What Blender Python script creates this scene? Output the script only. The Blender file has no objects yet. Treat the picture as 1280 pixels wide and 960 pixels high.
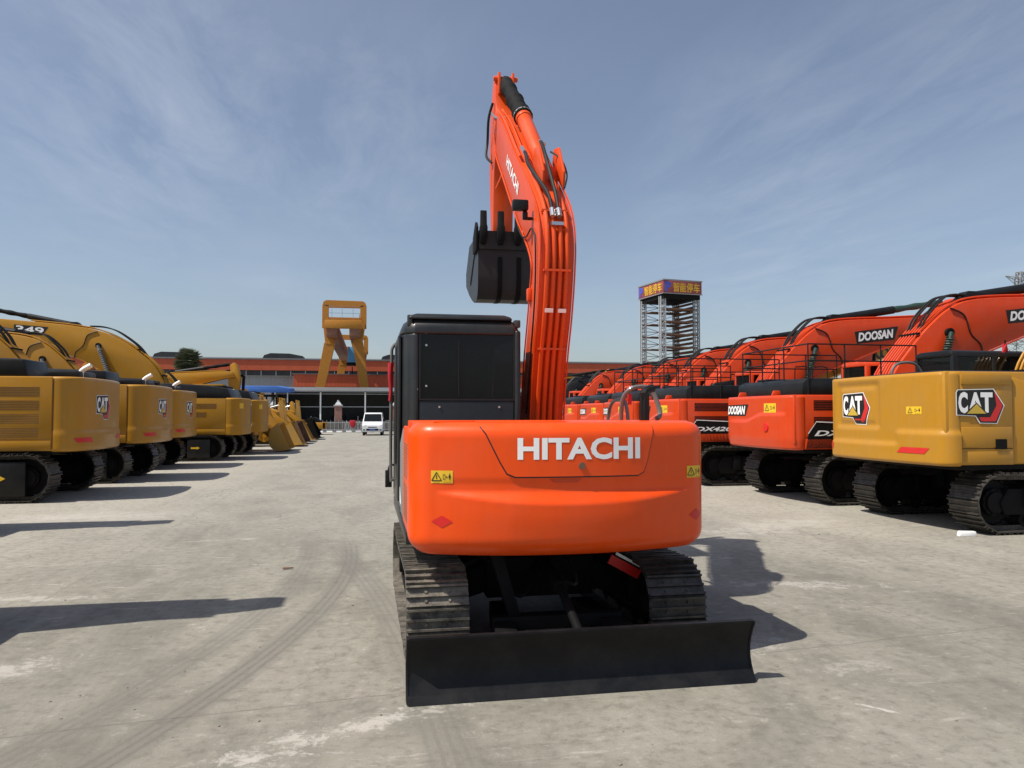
import bpy, bmesh, math, random
from mathutils import Vector, Matrix
random.seed(7)
PI = math.pi
sc = bpy.context.scene
COL = sc.collection

# ------------------------------------------------------------------ materials
def _nt(name):
    m = bpy.data.materials.new(name); m.use_nodes = True
    nt = m.node_tree; b = nt.nodes['Principled BSDF']
    return m, nt, b
def N(nt, t, **kw):
    n = nt.nodes.new(t)
    for k, v in kw.items():
        if k.startswith('i_'):
            n.inputs[k[2:].replace('_', ' ')].default_value = v
        else: setattr(n, k, v)
    return n
def ramp(nt, src, stops):
    r = nt.nodes.new('ShaderNodeValToRGB'); e = r.color_ramp.elements
    while len(e) < len(stops): e.new(0.5)
    for q, (p, c) in zip(e, stops):
        q.position = p; q.color = (c, c, c, 1) if not isinstance(c, tuple) else (*c, 1)
    nt.links.new(src, r.inputs[0]); return r.outputs[0]
def mixc(nt, f, a, b, mode='MIX'):
    n = nt.nodes.new('ShaderNodeMix'); n.data_type = 'RGBA'; n.blend_type = mode
    for s, v in ((n.inputs[0], f), (n.inputs[6], a), (n.inputs[7], b)):
        if hasattr(v, 'links'): nt.links.new(v, s)
        elif isinstance(v, tuple): s.default_value = (*v, 1)
        else: s.default_value = v
    return n.outputs[2]
def mth(nt, op, a, b=None, c=None, clamp=False):
    n = nt.nodes.new('ShaderNodeMath'); n.operation = op; n.use_clamp = clamp
    for i, v in enumerate((a, b, c)):
        if v is None: continue
        if hasattr(v, 'links'): nt.links.new(v, n.inputs[i])
        else: n.inputs[i].default_value = v
    return n.outputs[0]
def noise(nt, vec, scale, detail=6, rough=.6, dist=0):
    n = nt.nodes.new('ShaderNodeTexNoise')
    n.inputs['Scale'].default_value = scale; n.inputs['Detail'].default_value = detail
    n.inputs['Roughness'].default_value = rough; n.inputs['Distortion'].default_value = dist
    if vec is not None: nt.links.new(vec, n.inputs['Vector'])
    return n.outputs['Fac']
def mapping(nt, vec, scale=(1, 1, 1), rot=(0, 0, 0), loc=(0, 0, 0)):
    n = nt.nodes.new('ShaderNodeMapping'); n.inputs['Scale'].default_value = scale
    n.inputs['Rotation'].default_value = rot; n.inputs['Location'].default_value = loc
    nt.links.new(vec, n.inputs['Vector']); return n.outputs[0]
def paint(name, col, rough=.35, dirt=(.3, .27, .22), dirty=.12, coat=.4, bump=.0, metal=0, dscale=3.0, spec=.5):
    m, nt, b = _nt(name)
    co = N(nt, 'ShaderNodeTexCoord').outputs['Object']
    n1 = noise(nt, co, dscale, 8, .65)
    n2 = noise(nt, mapping(nt, co, (1, 1, .25)), 14, 5, .6)
    f = mth(nt, 'MULTIPLY', ramp(nt, n1, [(.42, 0.), (.78, 1.)]), dirty)
    c = mixc(nt, f, col, dirt)
    v = mth(nt, 'MULTIPLY_ADD', n2, .16, .92)
    hsv = N(nt, 'ShaderNodeHueSaturation'); nt.links.new(v, hsv.inputs['Value']); nt.links.new(c, hsv.inputs['Color'])
    nt.links.new(hsv.outputs[0], b.inputs['Base Color'])
    nt.links.new(mth(nt, 'MULTIPLY_ADD', n1, .3, rough - .12), b.inputs['Roughness'])
    b.inputs['Coat Weight'].default_value = coat; b.inputs['Coat Roughness'].default_value = .12
    b.inputs['Metallic'].default_value = metal; b.inputs['Specular IOR Level'].default_value = spec
    if bump:
        bp = N(nt, 'ShaderNodeBump', i_Strength=bump, i_Distance=.01)
        nt.links.new(n2, bp.inputs['Height']); nt.links.new(bp.outputs[0], b.inputs['Normal'])
    return m
M = {}
M['orange'] = paint('hitachi_orange_paint', (.86, .076, .0005), .36, dirty=.06, coat=.16, spec=.35)
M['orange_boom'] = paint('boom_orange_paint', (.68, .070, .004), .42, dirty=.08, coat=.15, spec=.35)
M['redorange'] = paint('red_orange_paint', (.60, .050, .004), .38, dirty=.08, coat=.25, spec=.35)
M['yellow'] = paint('warm_yellow_paint', (.45, .215, .014), .38, dirty=.10, coat=.25, spec=.35)
M['yellow_old'] = paint('deep_yellow_paint', (.43, .205, .008), .5, dirty=.12, coat=.1, spec=.3)
M['crane'] = paint('crane_yellow_paint', (.44, .18, .008), .5, dirt=(.2, .08, .03), dirty=.3, coat=.1)
M['crane_brown'] = paint('crane_girder_brown', (.22, .09, .05), .7, dirty=.3, coat=0)  # brown over the whole girders, darker than the yellow end frames
M['black'] = paint('black_paint', (.007, .0075, .008), .42, dirty=.03, coat=.08, spec=.3)
M['blade'] = paint('blade_black_paint', (.0045, .005, .0065), .5, dirt=(.035, .034, .033), dirty=.45, dscale=5, coat=.04, bump=.15, spec=.25)
M['bucket_steel'] = paint('bucket_steel', (.026, .028, .031), .45, dirt=(.06, .05, .045), dirty=.4, coat=.05, spec=.3, bump=.1)
M['dark'] = paint('dark_steel', (.006, .006, .0065), .65, dirty=.02, coat=0, spec=.15)
M['grey'] = paint('dark_grey_paint', (.03, .033, .036), .45, dirty=.1, coat=.2)
M['greygreen'] = paint('cab_grey_green_paint', (.014, .017, .018), .35, dirty=.05, coat=.25, spec=.35)
M['midgrey'] = paint('mid_grey_paint', (.22, .23, .23), .5, dirty=.1, coat=.1)
M['hose'] = paint('hose_rubber', (.010, .010, .010), .5, dirty=.06, coat=0, spec=.3)
M['sleeve'] = paint('wrapped_black_sleeve', (.005, .005, .0055), .75, dirty=.02, coat=0, bump=1, spec=.2)
M['wrap_green'] = paint('wrapped_green_film', (.02, .05, .035), .35, dirty=.1, coat=.2, bump=1)
M['chrome'] = paint('bright_steel', (.6, .6, .6), .25, dirty=.1, coat=0, metal=.9)
M['white'] = paint('white_vinyl', (.93, .93, .92), .4, dirty=.02, coat=0)
M['vinyl_black'] = paint('black_vinyl', (.008, .008, .009), .4, dirty=.02, coat=0)
M['red'] = paint('red_vinyl', (.62, .02, .02), .4, dirty=.05, coat=0)
M['reddiamond'] = paint('red_reflector', (.65, .015, .012), .35, dirty=.03, coat=0)
M['stick'] = paint('yellow_sticker', (.80, .50, .02), .4, dirty=.05, coat=0)
M['gold'] = paint('gold_vinyl', (.62, .42, .05), .4, dirty=.03, coat=0)
M['cloth_red'] = paint('red_cloth', (.45, .012, .025), .8, dirty=.05, coat=0)
M['blue'] = paint('blue_sheet', (.03, .12, .42), .5, dirty=.1, coat=0)
M['lightblue'] = paint('light_blue_paint', (.08, .3, .55), .5, dirty=.1, coat=0)
M['seat'] = paint('seat_fabric', (.02, .02, .022), .9, dirty=.05, coat=0)
M['film'] = paint('plastic_film', (.13, .125, .12), .4, dirty=.2, coat=.1, bump=.6)
M['rustbrown'] = paint('rusty_brown', (.16, .08, .045), .8, dirty=.3, coat=0)
M['vent'] = paint('vent_shade', (.17, .085, .015), .6, dirty=.1, coat=0)
M['stone'] = paint('grit_stone', (.22, .20, .17), .9, dirty=.5, coat=0, dscale=.9)
M['galv'] = paint('galvanised', (.42, .44, .46), .5, dirty=.2, coat=0)
M['signred'] = paint('sign_red', (.25, .05, .06), .5, dirty=.1, coat=0)
M['signyellow'] = paint('sign_yellow', (.70, .42, .02), .5, dirty=.1, coat=0)
M['signblue'] = paint('sign_blue', (.04, .10, .55), .5, dirty=.1, coat=0)
M['vanwhite'] = paint('van_white', (.72, .74, .76), .25, dirty=.05, coat=.6)
M['dusty_yellow'] = paint('dusty_yellow', (.52, .28, .035), .6, dirty=.45, coat=.05)
M['dustyblade'] = paint('worn_steel', (.20, .13, .05), .55, dirty=.4, coat=0)

def track_mat():
    m, nt, b = _nt('track_steel')
    co = N(nt, 'ShaderNodeTexCoord').outputs['Object']
    n1 = noise(nt, co, 9, 8, .7); n2 = noise(nt, co, 45, 4, .6)
    c = mixc(nt, ramp(nt, n1, [(.35, 0.), (.7, 1.)]), (.032, .030, .028), (.115, .103, .088))
    c = mixc(nt, ramp(nt, n2, [(.62, 0.), (.75, .5)]), c, (.15, .13, .11))
    nt.links.new(c, b.inputs['Base Color']); b.inputs['Metallic'].default_value = .5
    nt.links.new(mth(nt, 'MULTIPLY_ADD', n2, .4, .3), b.inputs['Roughness'])
    bp = N(nt, 'ShaderNodeBump', i_Strength=.4, i_Distance=.004)
    nt.links.new(n2, bp.inputs['Height']); nt.links.new(bp.outputs[0], b.inputs['Normal'])
    return m
M['track'] = track_mat()
def track_dusty():
    m, nt, b = _nt('dusty_track_steel')
    co = N(nt, 'ShaderNodeTexCoord').outputs['Object']
    n1 = noise(nt, co, 7, 8, .7); n2 = noise(nt, co, 60, 4, .6)
    c = mixc(nt, ramp(nt, n1, [(.35, 0.), (.62, 1.)]), (.05, .045, .04), (.23, .205, .165))
    c = mixc(nt, ramp(nt, n2, [(.5, 0.), (.72, .5)]), c, (.07, .06, .05))
    nt.links.new(c, b.inputs['Base Color']); b.inputs['Metallic'].default_value = .25
    b.inputs['Roughness'].default_value = .6
    bp = N(nt, 'ShaderNodeBump', i_Strength=.5, i_Distance=.004)
    nt.links.new(n2, bp.inputs['Height']); nt.links.new(bp.outputs[0], b.inputs['Normal'])
    return m
M['track_dusty'] = track_dusty()
def glass(name, tint, alpha):
    m, nt, b = _nt(name)
    b.inputs['Base Color'].default_value = (*tint, 1); b.inputs['Roughness'].default_value = .08; b.inputs['Specular IOR Level'].default_value = .35
    b.inputs['Alpha'].default_value = alpha; b.inputs['IOR'].default_value = 1.5
    return m
M['glass'] = glass('tinted_glass', (.006, .0075, .0085), .74)
M['glassdark'] = glass('dark_glass', (.006, .007, .008), 1.)
def ground_mat():
    m, nt, b = _nt('worn_concrete')
    co = N(nt, 'ShaderNodeTexCoord').outputs['Object']
    n_big = noise(nt, co, .22, 6, .6, .6)
    n_mid = noise(nt, mapping(nt, co, (1, .45, 1), (0, 0, .15)), 1.1, 9, .68, .4)
    n_fin = noise(nt, co, 9, 10, .75)
    n_gr = noise(nt, co, 160, 3, .6)
    c = mixc(nt, ramp(nt, n_big, [(.3, 0.), (.7, 1.)]), (.212, .201, .167), (.298, .285, .240))
    c = mixc(nt, ramp(nt, n_mid, [(.36, .62), (.53, 0.)]), c, (.128, .122, .103))
    c = mixc(nt, ramp(nt, n_mid, [(.55, 0.), (.72, .5)]), c, (.36, .345, .305))
    # darker, travelled middle of the lane; paler powdery sides
    sx = N(nt, 'ShaderNodeSeparateXYZ'); nt.links.new(co, sx.inputs[0])
    X, Y = sx.outputs[0], sx.outputs[1]
    wob = mth(nt, 'MULTIPLY_ADD', n_big, 3.0, -1.5)
    lane = mth(nt, 'ABSOLUTE', mth(nt, 'ADD', mth(nt, 'SUBTRACT', X, 1.2), wob))
    side = ramp(nt, mth(nt, 'DIVIDE', lane, 12.), [(.30, 0.), (.52, 1.)])
    yfar = ramp(nt, mth(nt, 'DIVIDE', Y, 40.), [(.2, 0.), (.5, 1.)])
    side = mth(nt, 'MULTIPLY', side, mth(nt, 'MULTIPLY_ADD', yfar, .55, .25))
    c = mixc(nt, side, c, (.42, .395, .335))
    c = mixc(nt, mth(nt, 'MULTIPLY', yfar, .35), c, (.36, .345, .31))
    # white lime scuffs, long streaks
    def streak(rot, sc_, thr, amt, seed, cc, c):
        n = noise(nt, mapping(nt, co, sc_, (0, 0, rot), (seed, seed * 2, 0)), 1., 8, .72, .3)
        msk = noise(nt, mapping(nt, co, (.25, .25, 1), (0, 0, 0), (seed * 3, 1, 0)), 1., 3, .5)
        f = mth(nt, 'MULTIPLY', ramp(nt, n, [(thr, 0.), (thr + .07, amt)]), ramp(nt, msk, [(.45, 0.), (.6, 1.)]))
        return mixc(nt, f, c, cc)
    c = streak(.45, (1.2, 7, 1), .60, .75, 3.1, (.52, .49, .44), c)
    c = streak(-.35, (1.0, 9, 1), .62, .6, 7.7, (.55, .52, .47), c)
    c = streak(.1, (.7, 6, 1), .60, .5, 12.3, (.11, .105, .095), c)
    c = streak(1.3, (2.5, 10, 1), .63, .6, 21.3, (.50, .47, .42), c)
    c = streak(-.15, (3, 26, 1), .60, .55, 31.7, (.50, .48, .43), c)
    c = streak(.55, (4, 34, 1), .62, .5, 41.9, (.48, .46, .42), c)
    c = streak(.3, (3, 30, 1), .60, .5, 5.9, (.10, .095, .085), c)
    c = mixc(nt, ramp(nt, n_fin, [(.36, .6), (.5, 0.)]), c, (.12, .11, .09))
    c = mixc(nt, ramp(nt, n_fin, [(.57, 0.), (.70, .6)]), c, (.44, .42, .38))
    n_sp = noise(nt, mapping(nt, co, (1, 1, 1), (0, 0, .7), (9, 4, 0)), 3.3, 10, .8, .8)
    c = mixc(nt, ramp(nt, n_sp, [(.59, 0.), (.67, .4)]), c, (.48, .455, .40))
    c = mixc(nt, ramp(nt, n_sp, [(.34, .4), (.43, 0.)]), c, (.10, .093, .078))
    # powdery patches at fixed spots
    for (px, py, rx, ry, rz, a) in ((-.15, 4.55, 1.1, .16, .42, .7), (-.9, 3.9, .9, .25, .30, .5), (3.05, 4.3, .22, .03, -.9, .8), (-2.6, 6.0, .8, .25, .3, .6), (-3.3, 8.3, 1.1, .15, -.1, .6), (2.9, 5.6, .5, .3, .5, .5), (4.5, 7.5, 1.2, .25, -.2, .5),
                                 (.9, 3.55, .12, .06, 0, .8), (3.3, 5.0, .4, .2, .2, .4), (-5.2, 14.6, 2.6, .9, .1, .55), (6.4, 11.5, 2.4, .8, .5, .5), (1.95, 3.62, .14, .08, 0, .8), (-1.9, 3.9, .7, .1, .3, .5)):
        v = mapping(nt, co, (1, 1, 1), (0, 0, 0), (-px, -py, 0)); v = mapping(nt, v, (1 / rx, 1 / ry, 0), (0, 0, 0))
        if rz:
            v = mapping(nt, mapping(nt, co, (1, 1, 1), (0, 0, 0), (-px, -py, 0)), (1, 1, 1), (0, 0, -rz)); v = mapping(nt, v, (1 / rx, 1 / ry, 0))
        ln = N(nt, 'ShaderNodeVectorMath', operation='LENGTH'); nt.links.new(v, ln.inputs[0])
        f = mth(nt, 'MULTIPLY', ramp(nt, mth(nt, 'ADD', ln.outputs['Value'], mth(nt, 'MULTIPLY_ADD', mth(nt, 'ADD', n_fin, n_sp), 4.2, -4.0)), [(.35, 1.), (.9, 0.)]), a)
        c = mixc(nt, f, c, (.50, .475, .43))
    # tyre arcs
    def arc(cx, cy, R, w, amt, c):
        v = N(nt, 'ShaderNodeCombineXYZ')
        nt.links.new(mth(nt, 'SUBTRACT', X, cx), v.inputs[0]); nt.links.new(mth(nt, 'SUBTRACT', Y, cy), v.inputs[1])
        ln = N(nt, 'ShaderNodeVectorMath', operation='LENGTH'); nt.links.new(v.outputs[0], ln.inputs[0])
        d = mth(nt, 'SUBTRACT', ln.outputs['Value'], R)
        band = ramp(nt, mth(nt, 'DIVIDE', mth(nt, 'ABSOLUTE', d), w), [(.55, 1.), (1., 0.)])
        st = ramp(nt, mth(nt, 'SINE', mth(nt, 'MULTIPLY_ADD', n_fin, 3., mth(nt, 'MULTIPLY', d, 95.))), [(.0, .6), (.7, 1.)])
        brk = mth(nt, 'MULTIPLY', ramp(nt, n_mid, [(.33, .4), (.55, 1.)]), ramp(nt, n_fin, [(.36, .35), (.56, 1.)]))
        yy = ramp(nt, mth(nt, 'DIVIDE', Y, 30.), [(.08, .5), (.14, 1.), (.33, .8), (.42, 0.)])
        f = mth(nt, 'MULTIPLY', mth(nt, 'MULTIPLY', band, st), mth(nt, 'MULTIPLY', mth(nt, 'MULTIPLY', brk, yy), amt))
        return mixc(nt, f, c, (.085, .08, .075))
    c = arc(-14.1, 9.8, 13.86, .15, .72, c)
    c = arc(-14.1, 9.8, 13.35, .17, .5, c)
    c = arc(-14.1, 9.8, 12.6, .2, .12, c)
    c = arc(-39, 2., 39.5, .2, .5, c)
    c = arc(60, 8., 61.9, .5, .2, c)
    # slab joints
    def joint(coord, off, c, w, amt):
        d = mth(nt, 'ABSOLUTE', mth(nt, 'ADD', mth(nt, 'SUBTRACT', coord, off), mth(nt, 'MULTIPLY_ADD', n_mid, .12, -.06)))
        f = mth(nt, 'MULTIPLY', ramp(nt, d, [(w * .4, 1.), (w, 0.)]), mth(nt, 'MULTIPLY', ramp(nt, n_fin, [(.4, .2), (.55, 1.)]), amt))
        return mixc(nt, f, c, (.09, .085, .08))
    for o in (5.05, 10.2, 15.4, 21., 27.): c = joint(mth(nt, 'MULTIPLY_ADD', X, -.13, Y), o, c, .012, .6)
    for o in (-3.1, 4.6, 8.2): c = joint(X, o, c, .012, .4)
    vo = N(nt, 'ShaderNodeTexVoronoi', feature='DISTANCE_TO_EDGE'); vo.inputs['Scale'].default_value = .33
    wv = N(nt, 'ShaderNodeVectorMath', operation='ADD'); nz = N(nt, 'ShaderNodeTexNoise'); nz.inputs['Scale'].default_value = 1.3; nz.inputs['Detail'].default_value = 6
    nt.links.new(co, nz.inputs['Vector']); nt.links.new(co, wv.inputs[0]); nt.links.new(nz.outputs['Color'], wv.inputs[1]); nt.links.new(wv.outputs[0], vo.inputs['Vector'])
    crk = mth(nt, 'MULTIPLY', ramp(nt, vo.outputs['Distance'], [(.0015, 1.), (.005, 0.)]), mth(nt, 'MULTIPLY', ramp(nt, n_big, [(.47, 0.), (.58, 1.)]), .4))
    c = mixc(nt, crk, c, (.07, .066, .058))
    hv = N(nt, 'ShaderNodeHueSaturation'); nt.links.new(c, hv.inputs['Color'])
    nt.links.new(mth(nt, 'MULTIPLY_ADD', n_gr, .5, .75), hv.inputs['Value'])
    nt.links.new(hv.outputs[0], b.inputs['Base Color'])
    b.inputs['Roughness'].default_value = .82
    h = mth(nt, 'ADD', mth(nt, 'MULTIPLY', n_fin, 1.), mth(nt, 'MULTIPLY', n_gr, .5))
    bp = N(nt, 'ShaderNodeBump', i_Strength=.55, i_Distance=.012)
    nt.links.new(h, bp.inputs['Height']); nt.links.new(bp.outputs[0], b.inputs['Normal'])
    return m
M['ground'] = ground_mat()
def ribbed(name, c1, c2, axis=0, pitch=.5, rough=.55, dirty=.15):
    m, nt, b = _nt(name)
    co = N(nt, 'ShaderNodeTexCoord').outputs['Object']
    s = N(nt, 'ShaderNodeSeparateXYZ'); nt.links.new(co, s.inputs[0])
    w = mth(nt, 'SINE', mth(nt, 'MULTIPLY', s.outputs[axis], 2 * PI / pitch))
    n1 = noise(nt, mapping(nt, co, (.3, .3, .08)), 2, 6, .6)
    c = mixc(nt, ramp(nt, n1, [(.35, 0.), (.7, 1.)]), c1, c2)
    nt.links.new(c, b.inputs['Base Color']); b.inputs['Roughness'].default_value = rough
    bp = N(nt, 'ShaderNodeBump', i_Strength=.22, i_Distance=.02)
    nt.links.new(w, bp.inputs['Height']); nt.links.new(bp.outputs[0], b.inputs['Normal'])
    return m
M['fac_orange'] = ribbed('corrugated_orange', (.46, .085, .03), (.40, .07, .025))
M['fac_grey'] = ribbed('corrugated_grey', (.25, .28, .30), (.20, .22, .24))
M['fac_dark'] = ribbed('corrugated_dark', (.018, .020, .026), (.03, .033, .038))
M['fac_roof'] = ribbed('corrugated_roof', (.14, .145, .15), (.11, .115, .12))
def brick_mat():
    m, nt, b = _nt('brick')
    co = N(nt, 'ShaderNodeTexCoord').outputs['Object']
    br = N(nt, 'ShaderNodeTexBrick'); br.inputs['Scale'].default_value = 4
    br.inputs['Color1'].default_value = (.22, .09, .07, 1); br.inputs['Color2'].default_value = (.28, .12, .09, 1)
    br.inputs['Mortar'].default_value = (.3, .28, .25, 1)
    nt.links.new(mapping(nt, co, (1, 1, 1), (PI / 2, 0, 0)), br.inputs['Vector'])
    nt.links.new(br.outputs[0], b.inputs['Base Color']); b.inputs['Roughness'].default_value = .9
    return m
M['brick'] = brick_mat()
def leaf_mat(name, a, b_):
    m, nt, b = _nt(name)
    co = N(nt, 'ShaderNodeTexCoord').outputs['Object']
    c = mixc(nt, ramp(nt, noise(nt, co, 3, 3), [(.35, 0.), (.65, 1.)]), a, b_)
    nt.links.new(c, b.inputs['Base Color']); b.inputs['Roughness'].default_value = .6
    return m
M['leaf'] = leaf_mat('palm_leaf', (.07, .085, .045), (.14, .16, .09))
M['bark'] = paint('palm_bark', (.10, .075, .05), .9, dirty=.2, coat=0)

# ------------------------------------------------------------------ mesh helpers
class B:
    def __init__(s): s.bm = bmesh.new()
    def _x(s, vs, mat):
        if mat is not None: bmesh.ops.transform(s.bm, matrix=mat, verts=vs)
    def box(s, c, d, rot=None, mat=None):
        r = bmesh.ops.create_cube(s.bm, size=1.0)
        m = Matrix.Translation(c) @ ((rot.to_4x4() if rot else Matrix.Identity(4))) @ Matrix.Diagonal((*d, 1))
        bmesh.ops.transform(s.bm, matrix=m, verts=r['verts']); s._x(r['verts'], mat); return s
    def bb(s, x0, x1, y0, y1, z0, z1): return s.box(((x0 + x1) / 2, (y0 + y1) / 2, (z0 + z1) / 2), (abs(x1 - x0), abs(y1 - y0), abs(z1 - z0)))
    def cyl(s, p0, p1, r, r2=None, n=20):
        p0 = Vector(p0); p1 = Vector(p1); d = p1 - p0
        q = bmesh.ops.create_cone(s.bm, cap_ends=True, segments=n, radius1=r, radius2=r if r2 is None else r2, depth=d.length)
        m = Matrix.Translation((p0 + p1) / 2) @ d.to_track_quat('Z', 'Y').to_matrix().to_4x4()
        bmesh.ops.transform(s.bm, matrix=m, verts=q['verts']); return s
    def prism(s, poly, a0, a1, axis='x'):
        def P(u, v, t): return {'x': (t, u, v), 'y': (u, t, v), 'z': (u, v, t)}[axis]
        A = [s.bm.verts.new(P(u, v, a0)) for u, v in poly]; C = [s.bm.verts.new(P(u, v, a1)) for u, v in poly]
        n = len(poly); fs = [s.bm.faces.new(A), s.bm.faces.new(C[::-1])]
        for i in range(n): fs.append(s.bm.faces.new((A[i], C[i], C[(i + 1) % n], A[(i + 1) % n])))
        bmesh.ops.recalc_face_normals(s.bm, faces=fs); return s
    def tube(s, pts, r, n=8, cap=True, smooth=True):
        pts = [Vector(p) for p in pts]
        if smooth and len(pts) > 2: pts = catmull(pts, 5)
        rad = r if callable(r) else (lambda t: r)
        up = Vector((0, 0, 1)); rings = []
        prev = None
        for i, p in enumerate(pts):
            t = (pts[min(i + 1, len(pts) - 1)] - pts[max(i - 1, 0)]).normalized()
            if prev is None:
                a = t.cross(up if abs(t.z) < .9 else Vector((1, 0, 0))).normalized()
            else: a = (prev - t * prev.dot(t)).normalized()
            prev = a; b_ = t.cross(a); R = rad(i / (len(pts) - 1))
            rings.append([s.bm.verts.new(p + (a * math.cos(2 * PI * k / n) + b_ * math.sin(2 * PI * k / n)) * R) for k in range(n)])
        fs = []
        for i in range(len(rings) - 1):
            for k in range(n): fs.append(s.bm.faces.new((rings[i][k], rings[i][(k + 1) % n], rings[i + 1][(k + 1) % n], rings[i + 1][k])))
        if cap: fs.append(s.bm.faces.new(rings[0][::-1])); fs.append(s.bm.faces.new(rings[-1]))
        bmesh.ops.recalc_face_normals(s.bm, faces=fs); return s
    def rings(s, rs, cap=True):
        V = [[s.bm.verts.new(p) for p in r] for r in rs]; n = len(rs[0]); fs = []
        for i in range(len(V) - 1):
            for k in range(n): fs.append(s.bm.faces.new((V[i][k], V[i][(k + 1) % n], V[i + 1][(k + 1) % n], V[i + 1][k])))
        if cap: fs.append(s.bm.faces.new(V[0][::-1])); fs.append(s.bm.faces.new(V[-1]))
        bmesh.ops.recalc_face_normals(s.bm, faces=fs); return s
    def mesh(s, name, bevel=0, seg=2, smooth=True, ang=35):
        me = bpy.data.meshes.new(name)
        bmesh.ops.recalc_face_normals(s.bm, faces=s.bm.faces) if False else None
        s.bm.to_mesh(me); s.bm.free()
        if bevel:
            o = bpy.data.objects.new('tmp', me); COL.objects.link(o)
            md = o.modifiers.new('b', 'BEVEL'); md.width = bevel; md.segments = seg; md.limit_method = 'ANGLE'; md.angle_limit = math.radians(38); md.use_clamp_overlap = True
            dg = bpy.context.evaluated_depsgraph_get(); dg.update()
            me2 = bpy.data.meshes.new_from_object(o.evaluated_get(dg)); bpy.data.objects.remove(o); bpy.data.meshes.remove(me); me = me2; me.name = name
        for p in me.polygons: p.use_smooth = smooth
        if smooth: me.set_sharp_from_angle(angle=math.radians(ang))
        return me
def catmull(P, k):
    out = []
    n = len(P)
    for i in range(n - 1):
        a, b, c, d = P[max(i - 1, 0)], P[i], P[i + 1], P[min(i + 2, n - 1)]
        for j in range(k):
            t = j / k
            out.append(.5 * ((2 * b) + (c - a) * t + (2 * a - 5 * b + 4 * c - d) * t * t + (3 * b - a - 3 * c + d) * t ** 3))
    out.append(P[-1]); return out
def smooth2d(poly, k=4):
    return [(v.x, v.y) for v in catmull([Vector((a, b, 0)) for a, b in poly], k)]
CACHE = {}
def part(name, mat, parent, key=None, make=None, bevel=0, smooth=True, ang=35, label=None, seg=2):
    """one mesh object; make(B) fills it; meshes with the same key are shared"""
    if key is not None and key in CACHE: me = CACHE[key]
    else:
        b = B(); make(b); me = b.mesh(name, bevel, seg, smooth, ang)
        if mat: me.materials.append(M[mat])
        if key is not None: CACHE[key] = me
    o = bpy.data.objects.new(name, me); COL.objects.link(o)
    if parent: o.parent = parent
    if label: o['label'] = label
    return o
def thing(name, label, cat, loc=(0, 0, 0), rz=0, group=None, scale=1):
    o = bpy.data.objects.new(name, None); COL.objects.link(o); o.empty_display_size = .3
    o.location = loc; o.rotation_euler = (0, 0, rz); o.scale = (scale,) * 3
    o['label'] = label; o['category'] = cat
    if group: o['group'] = group
    return o
def tag(o, label=None, cat=None, group=None, kind=None):
    if label: o['label'] = label
    if cat: o['category'] = cat
    if group: o['group'] = group
    if kind: o['kind'] = kind
    return o
TXT = {}
def text_bm(s, bold=.02, shear=0):
    """text as a bmesh normalised to a 1 x 1 box; returns (verts, faces, aspect)"""
    k = (s, bold, shear)
    if k in TXT: return TXT[k]
    cu = bpy.data.curves.new('t', 'FONT'); cu.body = s; cu.offset = bold; cu.shear = shear; cu.resolution_u = 3
    o = bpy.data.objects.new('t', cu); COL.objects.link(o)
    dg = bpy.context.evaluated_depsgraph_get(); dg.update()
    me = bpy.data.meshes.new_from_object(o.evaluated_get(dg)); bpy.data.objects.remove(o)
    vs = [v.co.copy() for v in me.vertices]; fs = [list(p.vertices) for p in me.polygons]
    if not vs: vs = [Vector((0, 0, 0)), Vector((1, 0, 0)), Vector((1, 1, 0))]; fs = [[0, 1, 2]]
    x0 = min(v.x for v in vs); x1 = max(v.x for v in vs); y0 = min(v.y for v in vs); y1 = max(v.y for v in vs)
    vs = [((v.x - x0) / (x1 - x0), (v.y - y0) / (y1 - y0)) for v in vs]
    TXT[k] = (vs, fs, (x1 - x0) / (y1 - y0)); bpy.data.meshes.remove(me)
    return TXT[k]
def decal_bm(shapes, S, off, cell, thick):
    bm = bmesh.new()
    for sh in shapes:
        if sh[0] == 'text':
            _, st, u0, u1, v0, v1, bold, shear = sh
            vs, fs, _a = text_bm(st, bold, shear)
            V = [bm.verts.new((u0 + x * (u1 - u0), v0 + y * (v1 - v0), 0)) for x, y in vs]
            for f in fs:
                try: bm.faces.new([V[i] for i in f])
                except ValueError: pass
        else:
            bm.faces.new([bm.verts.new((u, v, 0)) for u, v in sh])
    if thick:
        r = bmesh.ops.extrude_face_region(bm, geom=bm.faces[:])
        for v in [v for v in r['geom'] if isinstance(v, bmesh.types.BMVert)]: v.co.z = 1
    if cell:
        for ax in (0, 1):
            lo = min(v.co[ax] for v in bm.verts); hi = max(v.co[ax] for v in bm.verts)
            n = int((hi - lo) / cell)
            for i in range(1, n + 1):
                p = [0, 0, 0]; p[ax] = lo + (hi - lo) * i / (n + 1); no = [0, 0, 0]; no[ax] = 1
                bmesh.ops.bisect_plane(bm, geom=bm.verts[:] + bm.edges[:] + bm.faces[:], plane_co=p, plane_no=no, dist=1e-5)
    for v in bm.verts: v.co = Vector(S(v.co.x, v.co.y, off if not thick else (off - thick if v.co.z < .5 else off)))
    if thick: bmesh.ops.recalc_face_normals(bm, faces=bm.faces)
    return bm
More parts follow.
